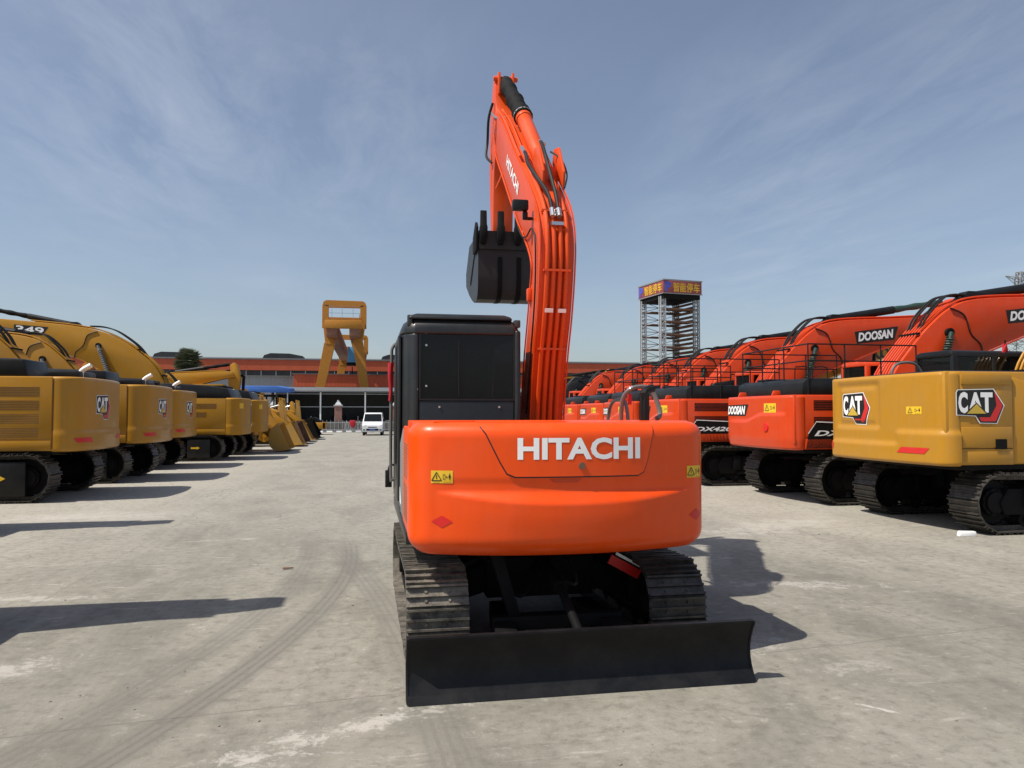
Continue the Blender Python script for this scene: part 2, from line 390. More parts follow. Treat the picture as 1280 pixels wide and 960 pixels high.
def layered(name, layers, S, parent, cell=None, key=None, label=None):
    """layers: (shapes, material, off, thick) merged into one mesh with one slot per layer"""
    if key is not None and key in CACHE: me = CACHE[key]
    else:
        me = bpy.data.meshes.new(name); tot = bmesh.new()
        for k, (shapes, mat, off, thick) in enumerate(layers):
            bm = decal_bm(shapes, S, off, cell, thick)
            for f in bm.faces: f.material_index = k; f.smooth = bool(cell)
            t = bpy.data.meshes.new('t'); bm.to_mesh(t); bm.free(); tot.from_mesh(t); bpy.data.meshes.remove(t)
        tot.to_mesh(me); tot.free()
        for L_ in layers: me.materials.append(M[L_[1]])
        if cell: me.set_sharp_from_angle(angle=math.radians(40))
        if key is not None: CACHE[key] = me
    o = bpy.data.objects.new(name, me); COL.objects.link(o); o.parent = parent
    if label: o['label'] = label
    return o
def decal(name, shapes, S, mat, parent, off=.003, cell=None, thick=.0, key=None, label=None):
    return layered(name, [(shapes, mat, off, thick)], S, parent, cell, key, label)
def flat(o, U, V, n=None):
    o = Vector(o); U = Vector(U); V = Vector(V); n = Vector(n) if n else U.cross(V).normalized()
    return lambda u, v, off: o + U * u + V * v + n * off
def offpoly(poly, d):
    """offset a CCW/CW polygon outward by d (simple)"""
    n = len(poly); A = sum(poly[i][0] * poly[(i + 1) % n][1] - poly[(i + 1) % n][0] * poly[i][1] for i in range(n)); sgn = 1 if A > 0 else -1
    out = []
    for i in range(n):
        p0 = Vector(poly[i - 1]); p = Vector(poly[i]); p1 = Vector(poly[(i + 1) % n])
        a = (p - p0).normalized(); b = (p1 - p).normalized()
        na = Vector((a.y, -a.x)) * sgn; nb = Vector((b.y, -b.x)) * sgn
        m = (na + nb); m = m / max(.3, m.length_squared / 2) if m.length > 1e-6 else na
        out.append((p.x + m.x * d, p.y + m.y * d))
    return out
def sstep(a, b, x):
    t = max(0, min(1, (x - a) / (b - a))); return t * t * (3 - 2 * t)

# counterweight surface: rear arc + rounded corners + straight sides, parametrised by arc length
class Tail:
    def __init__(s, a, R, r, tail, side, z0, z1, rt=.07, rb=.08, bump=None):
        s.z0, s.z1, s.rt, s.rb, s.bump = z0, z1, rt, rb, bump
        yc = -tail + R; cy = yc - math.sqrt((R - r) ** 2 - (a - r) ** 2); ph = math.asin((a - r) / (R - r))
        s.S1 = R * ph; s.S2 = s.S1 + r * (PI / 2 - ph); s.S3 = s.S2 + side
        s.a, s.R, s.r, s.yc, s.cy, s.ph = a, R, r, yc, cy, ph
    def pn(s, t):
        sg = 1 if t >= 0 else -1; q = abs(t)
        if q <= s.S1:
            A = q / s.R; x, y = s.R * math.sin(A), s.yc - s.R * math.cos(A); nx, ny = math.sin(A), -math.cos(A)
        elif q <= s.S2:
            A = s.ph + (q - s.S1) / s.r; nx, ny = math.sin(A), -math.cos(A); x, y = s.a - s.r + s.r * nx, s.cy + s.r * ny
        else: x, y = s.a, s.cy + (q - s.S2); nx, ny = 1, 0
        return Vector((sg * x, y, 0)), Vector((sg * nx, ny, 0))
    def inset(s, z):
        d = 0
        if z > s.z1 - s.rt: t = (z - (s.z1 - s.rt)) / s.rt; d += s.rt * (1 - math.sqrt(max(0, 1 - t * t)))
        if z < s.z0 + s.rb: t = ((s.z0 + s.rb) - z) / s.rb; d += s.rb * (1 - math.sqrt(max(0, 1 - t * t)))
        return d
    def __call__(s, t, z, off=0):
        p, n = s.pn(t); b = s.bump(t, z) if s.bump else 0
        w = p + n * (b - s.inset(z) + off); w.z = z; return w
    def fill(s, b, ns=120, nz=44):
        zs = []
        for i in range(9): zs.append(s.z0 + s.rb * (1 - math.cos(PI / 2 * i / 8)))
        for i in range(1, nz): zs.append(s.z0 + s.rb + (s.z1 - s.rt - s.z0 - s.rb) * i / nz)
        for i in range(9): zs.append(s.z1 - s.rt + s.rt * math.sin(PI / 2 * i / 8))
        ts = [-s.S3 + 2 * s.S3 * i / ns for i in range(ns + 1)]
        ts = sorted(set(ts + [sg * (s.S1 + (s.S2 - s.S1) * k / 8) for sg in (1, -1) for k in range(9)] + [s.S3 - .03, -s.S3 + .03]))
        b.rings([[s(t, z) for t in ts] for z in zs])
        b.bm.faces.ensure_lookup_table()

def track_path(L, H, n, sag=.02):
    """n evenly spaced (y, z, tangent) around the loop; outer height H, length L"""
    r = H / 2; pts = []; K = 400; ls = L - 2 * r; per = 2 * ls + 2 * PI * r
    for i in range(n):
        d = per * i / n
        if d < ls: y, z, a = -ls / 2 + d, 0, 0.
        elif d < ls + PI * r:
            q = (d - ls) / r; y, z, a = ls / 2 + r * math.sin(q), r - r * math.cos(q), q
        elif d < 2 * ls + PI * r:
            q = d - ls - PI * r; t = q / ls; y, z, a = ls / 2 - q, H - sag * math.sin(PI * t) , PI
        else:
            q = (d - 2 * ls - PI * r) / r; y, z, a = -ls / 2 - r * math.sin(q), r + r * math.cos(q), PI + q
        pts.append((y, z, a))
    return pts
def make_track(b, L, H, w, n, bolts=False):
    P = track_path(L, H, n); pitch = (2 * (L - H) + PI * H) / n; gh = .030 if bolts else .034
    for (y, z, a) in P:
        m = Matrix.Translation((0, y, z)) @ Matrix.Rotation(a, 4, 'X')   # local z points inward
        jx = random.uniform(-.002, .002)
        b.box((jx, 0, gh + .008), (w, pitch * .93, .014), mat=m)
        for k, hh in ((-.40, 1.), (0, .9), (.40, 1.)):
            b.box((jx, k * pitch, gh * (1 - hh) + gh * hh / 2 + .001), (w - .004, pitch * .09, gh * hh), mat=m)
        b.box((-.09 * w / .45, 0, gh + .05), (.035, pitch * .98, .075), mat=m); b.box((.09 * w / .45, 0, gh + .05), (.035, pitch * .98, .075), mat=m)
        if bolts:
            for bx in (-.085, .085):
                for by in (-.2, .2):
                    q = bmesh.ops.create_cone(b.bm, cap_ends=True, segments=6, radius1=.011, radius2=.011, depth=.014)
                    bmesh.ops.transform(b.bm, matrix=m @ Matrix.Translation((bx, by * pitch, gh - .004)), verts=q['verts'])
def make_sprocket(b, r, w, teeth=19):
    b.cyl((-w / 2, 0, 0), (w / 2, 0, 0), r * .9, n=32)
    for i in range(teeth):
        a = 2 * PI * i / teeth; b.box((0, r * .93 * math.cos(a), r * .93 * math.sin(a)), (w, .05, .06), Matrix.Rotation(a, 3, 'X'))
    for sg in (-1, 1):
        b.cyl((sg * w / 2, 0, 0), (sg * (w / 2 + .07), 0, 0), r * .55, n=28); b.cyl((sg * (w / 2 + .07), 0, 0), (sg * (w / 2 + .11), 0, 0), r * .42, n=28)
        for i in range(10):
            a = 2 * PI * i / 10; b.cyl((sg * (w / 2 + .06), r * .49 * math.cos(a), r * .49 * math.sin(a)), (sg * (w / 2 + .085), r * .49 * math.cos(a), r * .49 * math.sin(a)), .018, n=6)
def make_idler(b, r, w):
    b.cyl((-w / 2, 0, 0), (w / 2, 0, 0), r * .88, n=32); b.cyl((-w * .3, 0, 0), (w * .3, 0, 0), r * .97, n=32)
    b.cyl((-w / 2 - .05, 0, 0), (w / 2 + .05, 0, 0), r * .3, n=16)
def undercarriage(root, key, L, H, gauge, w, n, bolts=False, mat='track', matl=None, cover=False, frame_mat='dark'):
    for sg, nm in ((-1, 'l'), (1, 'r')):
        tr = part('track', (matl if (matl and sg < 0) else mat), root, key + 'trk' + (nm if matl else ''), lambda b: make_track(b, L, H, w, n, bolts), smooth=False)
        tr.location = (sg * gauge / 2, 0, 0)
        r = H / 2
        def fr(b):
            b.prism([(-L / 2 + r * 1.25, H * .30), (L / 2 - r * 1.25, H * .30), (L / 2 - r * 1.1, H * .42), (L / 2 - r * 1.25, H * .72), (-L / 2 + r * 1.4, H * .72), (-L / 2 + r * 1.1, H * .5)], -w * .30, w * .30)
            b.bb(-w * .36, w * .36, -L * .28, L * .28, H * .28, H * .36)
            b.bb(-w * .42, w * .42, -L * .30, -L * .26, H * .4, H * .75); b.bb(-w * .42, w * .42, L * .2, L * .24, H * .4, H * .75)
        part('track_frame', frame_mat, tr, key + 'tf', fr, bevel=.012)
        if cover:
            part('side_cover', 'black', tr, key + 'cov' + nm, lambda b: b.bb(sg * w * .30, sg * w * .46, -L / 2 + r * .95, -L / 2 + r * 2.6, H * .13, H * .83), bevel=.03)
        s = part('sprocket', 'dark', tr, key + 'spr', lambda b: make_sprocket(b, r * .80, w * .16)); s.location = (0, -L / 2 + r, r)
        s = part('idler', 'dark', tr, key + 'idl', lambda b: make_idler(b, r * .80, w * .3)); s.location = (0, L / 2 - r, r)
        nr = 5 if bolts else 7
        for i in range(nr):
            y = -L / 2 + r * 2.1 + (L - r * 4.2) * i / (nr - 1)
            o = part('roller', 'dark', tr, key + 'rol', lambda b: (b.cyl((-w * .24, 0, 0), (w * .24, 0, 0), H * .13, n=14), b.cyl((-w * .3, 0, 0), (w * .3, 0, 0), H * .05, n=10))); o.location = (0, y, H * .22)
def tri_sticker(u0, v0, w, h):
    """warning sticker shapes: (yellow rect), (black glyphs)"""
    yel = [[(u0, v0), (u0 + w, v0), (u0 + w, v0 + h), (u0, v0 + h)]]
    c = (u0 + w * .26, v0 + h * .5); s = h * .36; t = h * .07
    A = [(c[0] - s * 1.1, c[1] - s * .8), (c[0] + s * 1.1, c[1] - s * .8), (c[0], c[1] + s)]
    gl = []
    for i in range(3):
        p, q = Vector(A[i]), Vector(A[(i + 1) % 3]); d = (q - p).normalized(); n_ = Vector((-d.y, d.x)) * t * .5
        gl.append([tuple(p - n_), tuple(q - n_), tuple(q + n_), tuple(p + n_)])
    gl.append([(c[0] - t * .5, c[1] - s * .45), (c[0] + t * .5, c[1] - s * .45), (c[0] + t * .5, c[1] + s * .4), (c[0] - t * .5, c[1] + s * .4)])
    # machine block, arrow and little standing figure
    x = u0 + w * .55; y = v0 + h * .3
    def rc(a, b_, c_, d): gl.append([(a, b_), (c_, b_), (c_, d), (a, d)])
    rc(x, y, x + w * .015, y + h * .4); rc(x, y, x + w * .10, y + h * .05); rc(x, y + h * .35, x + w * .10, y + h * .4); rc(x + w * .09, y, x + w * .105, y + h * .4)
    rc(x + w * .13, y + h * .17, x + w * .24, y + h * .22)
    gl.append([(x + w * .12, y + h * .195), (x + w * .16, y + h * .1), (x + w * .16, y + h * .29)])
    fx = x + w * .31
    rc(fx - w * .02, y - h * .02, fx + w * .02, y + h * .36); rc(fx - w * .045, y + h * .14, fx + w * .045, y + h * .33)
    gl.append([(fx + .022 * w * math.cos(k * PI / 4), y + h * .43 + .06 * h * math.sin(k * PI / 4)) for k in range(8)])
    rc(u0 + w * .1, v0 + h * .07, u0 + w * .4, v0 + h * .09); rc(u0 + w * .57, v0 + h * .07, u0 + w * .92, v0 + h * .09)
    return yel, gl
def sticker(parent, S, u0, v0, w, h, off=.003, cell=None, mirror=False, key=None):
    y, g = tri_sticker(u0, v0, w, h)
    return layered('warning_sticker', [(y, 'stick', off, 0), (g, 'vinyl_black', off + .002, 0)], S, parent, cell, key)
def cat_logo(parent, S, u0, v0, w, h, off=.004, cell=None, key=None):
    def T(pts): return [(u0 + x * w, v0 + y * h) for x, y in pts]
    outer = [(.03, .97), (.78, 1.), (1., .52), (.84, 0.), (.49, .01), (.40, .22), (.0, .25), (.0, .9)]
    return layered('brand_emblem', [([T(offpoly(outer, .022))], 'white', off, 0), ([T(outer)], 'vinyl_black', off + .0025, 0),
        ([T([(.80, .95), (.975, .52), (.84, .52)]), T([(.975, .52), (.82, .05), (.70, .17), (.84, .52)]), T([(.82, .05), (.51, .05), (.46, .17), (.70, .17)])], 'red', off + .005, 0),
        ([('text', 'C', u0 + .025 * w, u0 + .225 * w, v0 + .29 * h, v0 + .92 * h, .05, 0), ('text', 'A', u0 + .235 * w, u0 + .55 * w, v0 + .31 * h, v0 + .91 * h, .045, 0),
          ('text', 'T', u0 + .50 * w, u0 + .76 * w, v0 + .31 * h, v0 + .91 * h, .05, 0)], 'white', off + .0075, 0),
        ([T([(.14, .26), (.66, .26), (.41, .61)])], 'vinyl_black', off + .009, 0),
        ([T([(.20, .28), (.61, .28), (.41, .57)])], 'gold', off + .011, 0)], S, parent, cell, key)
def plate_text(parent, S, s, u0, u1, v0, v1, shear=.25, off=.004, cell=None, key=None, name='name_plate', plate='vinyl_black', ink='white', slant=.12, pad=.16, bold=.045):
    w = u1 - u0; h = v1 - v0
    pl = [(u0 + .02 * w, v0), (u1 - slant * w, v0), (u1, v1), (u0, v1 - .05 * h)]
    return layered(name, [([pl], plate, off, 0), ([('text', s, u0 + .06 * w, u1 - .12 * w, v0 + pad * h, v1 - pad * h, bold, shear)], ink, off + .003, 0)], S, parent, cell, key)

# =================================================================== main excavator
def main_excavator():
    root = thing('excavator', 'bright orange compact excavator in mid lane, black dozer blade lowered, boom raised above its cab', 'excavator', (1.37, 7.0, 0), math.radians(.35), None)
    # ---- tracks
    undercarriage(root, 'mx', 2.95, .66, 1.81, .45, 38, True, 'track', 'track_dusty')
    def cf(b):
        b.prism([(-.75, .30), (.75, .30), (.75, .62), (.5, .66), (-.5, .66), (-.75, .62)], -.45, .45)
        for sg in (-1, 1):
            for yy in (-.55, .55): b.prism([(sg * .4, .36), (sg * .78, .24), (sg * .78, .44), (sg * .4, .6)], yy - .16, yy + .16, 'y')
        b.cyl((0, 0, .64), (0, 0, .80), .48, n=40)
    part('centre_frame', 'dark', root, None, cf, bevel=.015)
    # ---- dozer blade: curved mouldboard, end plates, arms, cylinder
    yb = -2.10
    def blade(b):
        prof = []
        for i in range(15):
            t = i / 14; z = .012 + .47 * t; y = yb + .12 - .115 * math.cos((t - .5) * 1.5 * 1.9) * 1.0 + .12
            prof.append((y, z))
        # concave side faces the rear (away from machine)
        pr = [(yb - .05 + .080 * math.sin(PI * (i / 16) ** .9), .010 + .395 * i / 16) for i in range(17)]
        b.prism(pr + [(y + .016, z) for y, z in pr[::-1]], -1.15, 1.15)
        for sg in (-1, 1): b.prism([(y - .006, z) for y, z in pr] + [(yb + .02, .405), (yb + .10, .2), (yb + .04, .0)], sg * 1.15, sg * 1.163)
        b.bb(-1.15, 1.15, yb - .055, yb - .01, .400, .412)
        b.prism([(yb - .05, .0), (yb - .064, .002), (yb - .028, .052), (yb - .012, .05)], -1.15, 1.15)
        b.bb(-1.0, 1.0, yb + .075, yb + .17, .19, .27)
        for x in (-.75, -.25, .25, .75): b.prism([(yb + .12, .08), (yb + .18, .16), (yb + .18, .30), (yb + .10, .36)], x - .012, x + .012)
    bl = part('dozer_blade', 'blade', root, None, blade, ang=25)
    def arms(b):
        for sg in (-1, 1):
            b.prism([(sg * .40, -2.0), (sg * .56, -2.0), (sg * .42, -.7), (sg * .26, -.7)], .13, .27, 'z')
        b.bb(-.5, .5, -1.35, -1.22, .2, .3)
    part('blade_arm', 'dark', bl, None, arms, bevel=.012)
    def ycyl(b):
        b.cyl((0.02, -.6, .62), (0.02, -1.35, .50), .055); b.cyl((0.02, -1.3, .51), (0.02, -1.95, .28), .032)
        b.bb(-.06, .10, -2.0, -1.9, .2, .33)
    part('blade_cylinder', 'dark', bl, None, ycyl)
    part('hydraulic_hose', 'hose', bl, None, lambda b: (b.tube([(-.36, -.7, .62), (-.36, -1.0, .50), (-.25, -1.15, .40), (-.12, -1.0, .48), (-.05, -.75, .58)], .013),
         b.tube([(.1, -.6, .6), (.16, -1.0, .66), (.1, -1.5, .56), (.04, -1.3, .55)], .011)))
    part('swivel_bar', 'dark', root, None, lambda b: b.box((-.36, -1.25, .42), (.09, .12, .75), Matrix.Rotation(-.28, 3, 'Y')), bevel=.01)
    # ---- revolving deck
    part('deck', 'greygreen', root, None, lambda b: (b.prism([(-1.12, -1.05), (1.12, -1.05), (1.12, .55), (1.02, 1.35), (.2, 1.45), (-1.0, 1.75), (-1.12, 1.6)], .80, .90, 'z'),
         b.bb(-.5, .5, -1.4, 1.5, .78, .88)), bevel=.015)
    # ---- counterweight
    def bump(t, z):
        g = max(0., 1 - (abs(t - .02) / .98) ** 2)
        zu = 1.262; zl = zu - .012 - .085 * g; A = .040 * min(1, g * 1.25)
        led = 1 - max(0., min(1., (z - zl) / (zu - zl)))
        led = led * led * (3 - 2 * led) * .35 + led * .65
        body = A * led * (1 - .45 * sstep(zl - .06, .84, z))
        rec = -.007 * sstep(zu + .10, zu + .04, z) * (1 - led) * sstep(0, .3, g)
        return body + rec - .045 * sstep(.97, .80, z) ** 2
    T = Tail(1.12, 2.9, .24, 1.75, .07, .80, 1.74, .105, .085, bump)
    cw = part('counterweight', 'orange', root, None, lambda b: T.fill(b, 150, 64), ang=50)
    # lower skirt corner step
    # ---- hood lid (trapezoid panel carrying the maker's name)
    lid = [(-.655, 1.725), (-.60, 1.66), (-.50, 1.46), (-.455, 1.385), (-.40, 1.362), (.50, 1.362), (.545, 1.385), (.575, 1.46), (.625, 1.66), (.64, 1.725)]
    decal('panel_gap', [offpoly(lid, .010)], T, 'vinyl_black', cw, .0015, .03)
    ld = decal('engine_cover', [lid], T, 'orange', root, .011, .03, thick=.012)
    decal('lettering', [('text', 'HITACHI', -.385, .515, 1.478, 1.632, .035, 0)], T, 'white', ld, .0135, .03)
    decal('latch_slot', [[(-.16, 1.342), (.07, 1.342), (.04, 1.318), (-.13, 1.318)]], T, 'redorange', cw, .006, .03, thick=.006)
    def lock(b):
        p = T(.07, 1.435, .012); b.cyl(p, p + Vector((0, -.008, 0)), .024, n=20)
    part('lock', 'rustbrown', ld, None, lock)
    sticker(cw, T, -.99, 1.315, .155, .088, .003, .02); sticker(cw, T, .935, 1.325, .155, .088, .003, .02)
    for u in (-.91, 1.03): decal('red_diamond', [[(u - .078, 1.05), (u, 1.008), (u + .078, 1.05), (u, 1.092)]], T, 'reddiamond', cw, .003, .02)
    # hood top + hinges, dark cover sheet behind counterweight
    part('hood', 'orange', root, None, lambda b: (b.prism([(-1.40, 1.70), (-1.25, 1.745), (-.55, 1.745), (-.55, .95), (-1.40, .95)], -1.08, 1.08), b.bb(-.30, -.0, -1.60, -1.42, 1.735, 1.748), b.bb(-.95, -.65, -1.52, -1.36, 1.732, 1.75)), bevel=.02)
    # side doors with louvres
    for sg in (-1, 1):
        d = part('side_door', 'orange', root, None, lambda b: b.prism([(-1.26, .90), (-.42, .90), (-.42, 1.60), (-.5, 1.70), (-1.10, 1.70), (-1.26, 1.62)], sg * 1.085, sg * 1.112), bevel=.012)
        def lv(b):
            for i in range(26):
                z = .98 + i * .023
                if i in (12, 13): continue
                b.bb(sg * 1.1125, sg * 1.1145, -1.2, -.62, z, z + .010)
        part('louvre', 'rustbrown', d, None, lv)
    # grey lower skirt, left
    part('side_skirt', 'midgrey', root, None, lambda b: b.prism([(-.41, .92), (1.55, .92), (1.55, 1.25), (.9, 1.32), (-.41, 1.68)], -1.115, -1.09), bevel=.01)
    part('skirt_stripe', 'white', root, None, lambda b: b.prism([(-.1, 1.0), (.15, 1.0), (.75, 1.30), (.5, 1.36)], -1.1165, -1.114))
    part('side_skirt', 'orange', root, None, lambda b: b.prism([(-.41, .92), (1.2, .92), (1.2, 1.35), (.7, 1.55), (-.41, 1.6)], 1.09, 1.115), bevel=.01)
    part('tool_box', 'orange', root, None, lambda b: b.prism([(-.5, .92), (1.2, .92), (1.2, 1.3), (.6, 1.55), (-.5, 1.62)], .52, 1.09), bevel=.02)
    # ---- cab
    x0, x1, xr = -1.12, -.02, -1.05
    cab = thing_part('cab', root)
    yr = -.02
    def shell(b):
        side = [(yr, .92), (yr, 2.58), (yr + .07, 2.655), (1.35, 2.66), (1.62, 2.45), (1.78, 1.6), (1.70, .92)]
        # roof
        pl = [(x0, yr + .2), (x0 + .035, yr + .07), (x0 + .12, yr), (x1 - .05, yr), (x1, yr + .05), (x1, 1.45), (x0, 1.45)]
        b.rings([[(p, q, z) for p, q in offpoly(pl, -d)] for d, z in ((0, 2.52), (.006, 2.575), (.03, 2.63), (.075, 2.665))])
        # rear posts, lower rear wall, floor
        b.prism([(x0 + .005, yr + .22), (x0 + .038, yr + .075), (x0 + .12, yr + .003), (x0 + .165, yr + .003), (x0 + .165, yr + .05), (x0 + .09, yr + .11), (x0 + .06, yr + .22)], .95, 2.53, 'z'); b.bb(x1 - .055, x1, yr - .01, yr + .1, .95, 2.57)
        b.bb(x0 + .16, x1 - .05, yr + .012, yr + .07, .95, 1.925)
        b.bb(x0, x1, yr, 1.7, .9, .97)
        # front posts
        for x in (x0, x1 - .06): b.prism([(1.40, 2.56), (1.52, 2.56), (1.80, 1.5), (1.76, .95), (1.66, .95), (1.68, 1.5)], x, x + .05)
        b.bb(x1 - .05, x1, .0, 1.7, .95, 1.4)
    part('cab_shell', 'greygreen', cab, None, shell, bevel=.022, seg=3)
    part('roof_panel', 'greygreen', cab, None, lambda b: b.rings([[(x0 + .07 + i, yr + .015 + i * .5, 2.662 + .05 * k), (x1 - .07 - i, yr + .015 + i * .5, 2.662 + .05 * k), (x1 - .07 - i, 1.35, 2.662 + .05 * k), (x0 + .07 + i, 1.35, 2.662 + .05 * k)] for k, i in ((0, 0), (.6, .015), (1, .07))]), bevel=.012)
    rw = part('rear_window', 'glass', cab, None, lambda b: b.bb(x0 + .16, x1 - .05, yr + .018, yr + .024, 1.935, 2.56), smooth=False)
    part('window_seal', 'vinyl_black', cab, None, lambda b: (b.bb(x0 + .166, x0 + .178, yr + .008, yr + .017, 1.92, 2.55), b.bb(x1 - .068, x1 - .056, yr + .008, yr + .017, 1.92, 2.55),
        b.bb(x0 + .178, x1 - .068, yr + .008, yr + .017, 1.92, 1.935), b.bb(x0 + .178, x1 - .068, yr + .008, yr + .017, 2.535, 2.55)))
    part('wiper', 'hose', cab, None, lambda b: b.bb(-.60, -.590, yr + .008, yr + .016, 1.96, 2.48))
    part('bolt', 'chrome', cab, None, lambda b: [b.cyl((x, yr + .018, z), (x, yr + .005, z), .010, n=10) for x, z in ((x0 + .23, 2.05), (x0 + .23, 2.42), (x1 - .2, 1.86), (x0 + .35, 1.86), (x0 + .145, 2.02), (x1 - .035, 2.0))])
    part('seat', 'seat', cab, None, lambda b: (b.bb(-.75, -.30, .45, .60, 1.3, 2.15), b.bb(-.78, -.27, .5, 1.0, 1.2, 1.38), b.bb(-.65, -.4, .42, .52, 2.15, 2.38)), bevel=.04)
    dr = part('door', 'greygreen', cab, None, lambda b: (b.bb(x0 - .018, x0 + .012, .12, .20, 1.0, 2.52), b.bb(x0 - .018, x0 + .012, .86, .94, 1.0, 2.52), b.bb(x0 - .018, x0 + .012, .2, .86, 1.0, 1.30),
        b.bb(x0 - .018, x0 + .012, .2, .86, 2.45, 2.52)), bevel=.01)
    part('door_glass', 'glass', cab, None, lambda b: b.bb(x0 - .006, x0, .2, .86, 1.3, 2.45))
    part('side_window', 'glass', cab, None, lambda b: (b.bb(x0 + .01, x0 + .016, .95, 1.45, 1.3, 2.5),))
    part('side_window', 'glass', cab, None, lambda b: (b.bb(x1 - .02, x1 - .014, .1, 1.45, 1.42, 2.52),))
    part('windscreen', 'glassdark', cab, None, lambda b: b.prism([(1.50, 2.55), (1.507, 2.55), (1.787, 1.5), (1.757, .97), (1.75, .97), (1.78, 1.5)], x0 + .06, x1 - .06))
    part('roof_lamp', 'grey', cab, None, lambda b: b.bb(x0 + .06, x0 + .105, yr + .05, yr + .10, 2.60, 2.70), bevel=.008)
    part('roof_lamp', 'grey', cab, None, lambda b: b.bb(x1 - .055, x1 + .005, yr + .03, yr + .10, 2.60, 2.67), bevel=.008)
    part('door_rail', 'film', cab, None, lambda b: (b.tube([(xr - .02, 1.15, 2.55), (xr - .10, 1.16, 2.50), (xr - .115, 1.17, 2.3), (xr - .115, 1.2, 1.2), (xr - .09, 1.2, 1.12), (xr - .02, 1.2, 1.1)], .017),
         b.tube([(xr - .02, 1.0, 2.50), (xr - .06, 1.0, 2.44), (xr - .06, 1.0, 1.3), (xr - .02, 1.0, 1.2)], .014)))
    part('red_ribbon', 'cloth_red', cab, None, lambda b: b.tube([(xr - .122, 1.165, 2.33), (xr - .128, 1.16, 2.2), (xr - .120, 1.17, 2.05), (xr - .13, 1.17, 1.93)], lambda t: .030 * (1 - .5 * t)))
    part('mirror', 'black', cab, None, lambda b: (b.bb(x0 - .10, x0 - .03, 1.30, 1.34, 1.02, 1.2), b.tube([(x0, 1.34, 1.25), (x0 - .05, 1.34, 1.25), (x0 - .07, 1.32, 1.18)], .012)), bevel=.01)
    # ---- boom
    bx0, bx1 = .10, .41     # local x of the side plates
    back = [(.08, 1.25), (.10, 1.74), (-.05, 2.3), (-.20, 2.66), (-.30, 3.0), (-.34, 3.33), (-.24, 3.62), (.04, 3.90), (.42, 4.20), (.95, 4.60), (1.50, 5.05), (2.05, 5.42)]
    front = [(2.28, 5.25), (2.10, 4.95), (1.6, 4.52), (1.10, 4.10), (.66, 3.74), (.22, 3.42), (.03, 3.20), (.08, 3.0), (.22, 2.67), (.38, 2.3), (.50, 1.78), (.42, 1.25)]
    bk = smooth2d(back, 4); fr_ = smooth2d(front, 4)
    prof = bk + fr_
    boom = part('boom', 'orange_boom', root, None, lambda b: b.prism(prof, bx0, bx1), bevel=.012, ang=30)
    part('boom_flange', 'orange_boom', boom, None, lambda b: [b.prism(offs, x, x + .012) for x in (bx0 - .013, bx1 + .001) for offs in (strip(bk, .016), strip(fr_, .016))])
    def bkp(i, x, off):  # point on back face
        a = Vector(bk[max(i - 1, 0)]); c = Vector(bk[min(i + 1, len(bk) - 1)]); t = (c - a).normalized(); n_ = Vector((-t.y, t.x))
        return (x, bk[i][0] + n_.x * off, bk[i][1] + n_.y * off)
    nb = len(bk)
    for j, x in enumerate((.155, .215, .275, .335)):
        i1 = nb - 22 if j in (1, 2) else nb - 12
        pts = [bkp(i, x, .03) for i in range(1, i1)]
        part('hydraulic_pipe', 'orange_boom', boom, None, lambda b: b.tube(pts, .021, 10, smooth=False))
    def clampf(b):
        for i in (9, 17, 24):
            p = bkp(i, 0, .03); b.box((.245, p[1], p[2]), (.25, .05, .02))
    part('pipe_clamp', 'orange_boom', boom, None, clampf)
    for xx in (.185, .305):
        p = bkp(13, xx, .068); q = bkp(14, xx, .068)
        part('caution_label', 'white', boom, None, lambda b: b.box(p, (.075, .006, .035), Matrix.Rotation(math.atan2(q[1] - p[1], q[2] - p[2]) * -1, 3, 'X')))
    # flexible hoses on top
    def P(i, x, o): return bkp(min(i, nb - 1), x, o)
    fh = part('flexible_hose', 'hose', boom, None, lambda b: (b.tube([P(24, .215, .05), P(26, .20, .09), P(29, .13, .12), P(31, .10, .14), P(33, .13, .13), P(34, .15, .1)], .019),
         b.tube([P(24, .275, .05), P(26, .27, .10), P(29, .25, .20), P(32, .26, .26), P(34, .30, .22)], .019),
         b.tube([P(27, .38, .10), P(29, .44, .14), P(31, .42, .2), P(32, .34, .22)], .009)))
    for x in (.215, .275): part('hose_fitting', 'chrome', boom, None, lambda b: b.cyl(P(23, x, .05), P(24, x, .055), .026, n=10))
    part('pipe_block', 'chrome', boom, None, lambda b: b.box(Vector(P(22, .245, .055)), (.11, .05, .03)))
    part('hose_fitting', 'chrome', boom, None, lambda b: b.cyl(P(33, .15, .10), P(35, .15, .09), .024, n=10)); part('hose_fitting', 'chrome', boom, None, lambda b: b.cyl(P(33, .30, .24), P(34, .30, .22), .022, n=10))
    for x in (.17, .11):
        pp = [P(i, x, .05) for i in range(34, 46)]
        part('hydraulic_pipe', 'orange_boom', boom, None, lambda b: b.tube(pp, .014, 8, smooth=False))
    part('arm_hose', 'hose', boom, None, lambda b: (b.tube([(.08, 2.22, 5.62), (.04, 2.3, 5.45), (.045, 2.42, 5.2), (.02, 2.36, 5.0), (.08, 2.3, 4.9)], .016),))
    part('steel_pipe', 'chrome', boom, None, lambda b: (b.tube([(.07, 2.24, 5.5), (.085, 2.1, 5.4), (.12, 1.98, 5.34)], .014), b.cyl((.12, 1.99, 5.34), (.2, 1.94, 5.32), .03, n=10)))
    part('lamp_wire', 'hose', boom, None, lambda b: (b.tube([(bx0 - .02, .62, 3.70), (bx0 - .022, .40, 3.55), (bx0 - .022, .18, 3.50), (bx0 - .022, -.05, 3.52), (bx0 - .02, -.20, 3.35), (bx0 - .02, -.18, 2.9), (bx0 - .02, -.05, 2.5), (bx0 - .02, .1, 2.1), (bx0 - .02, .2, 1.8)], .008),))
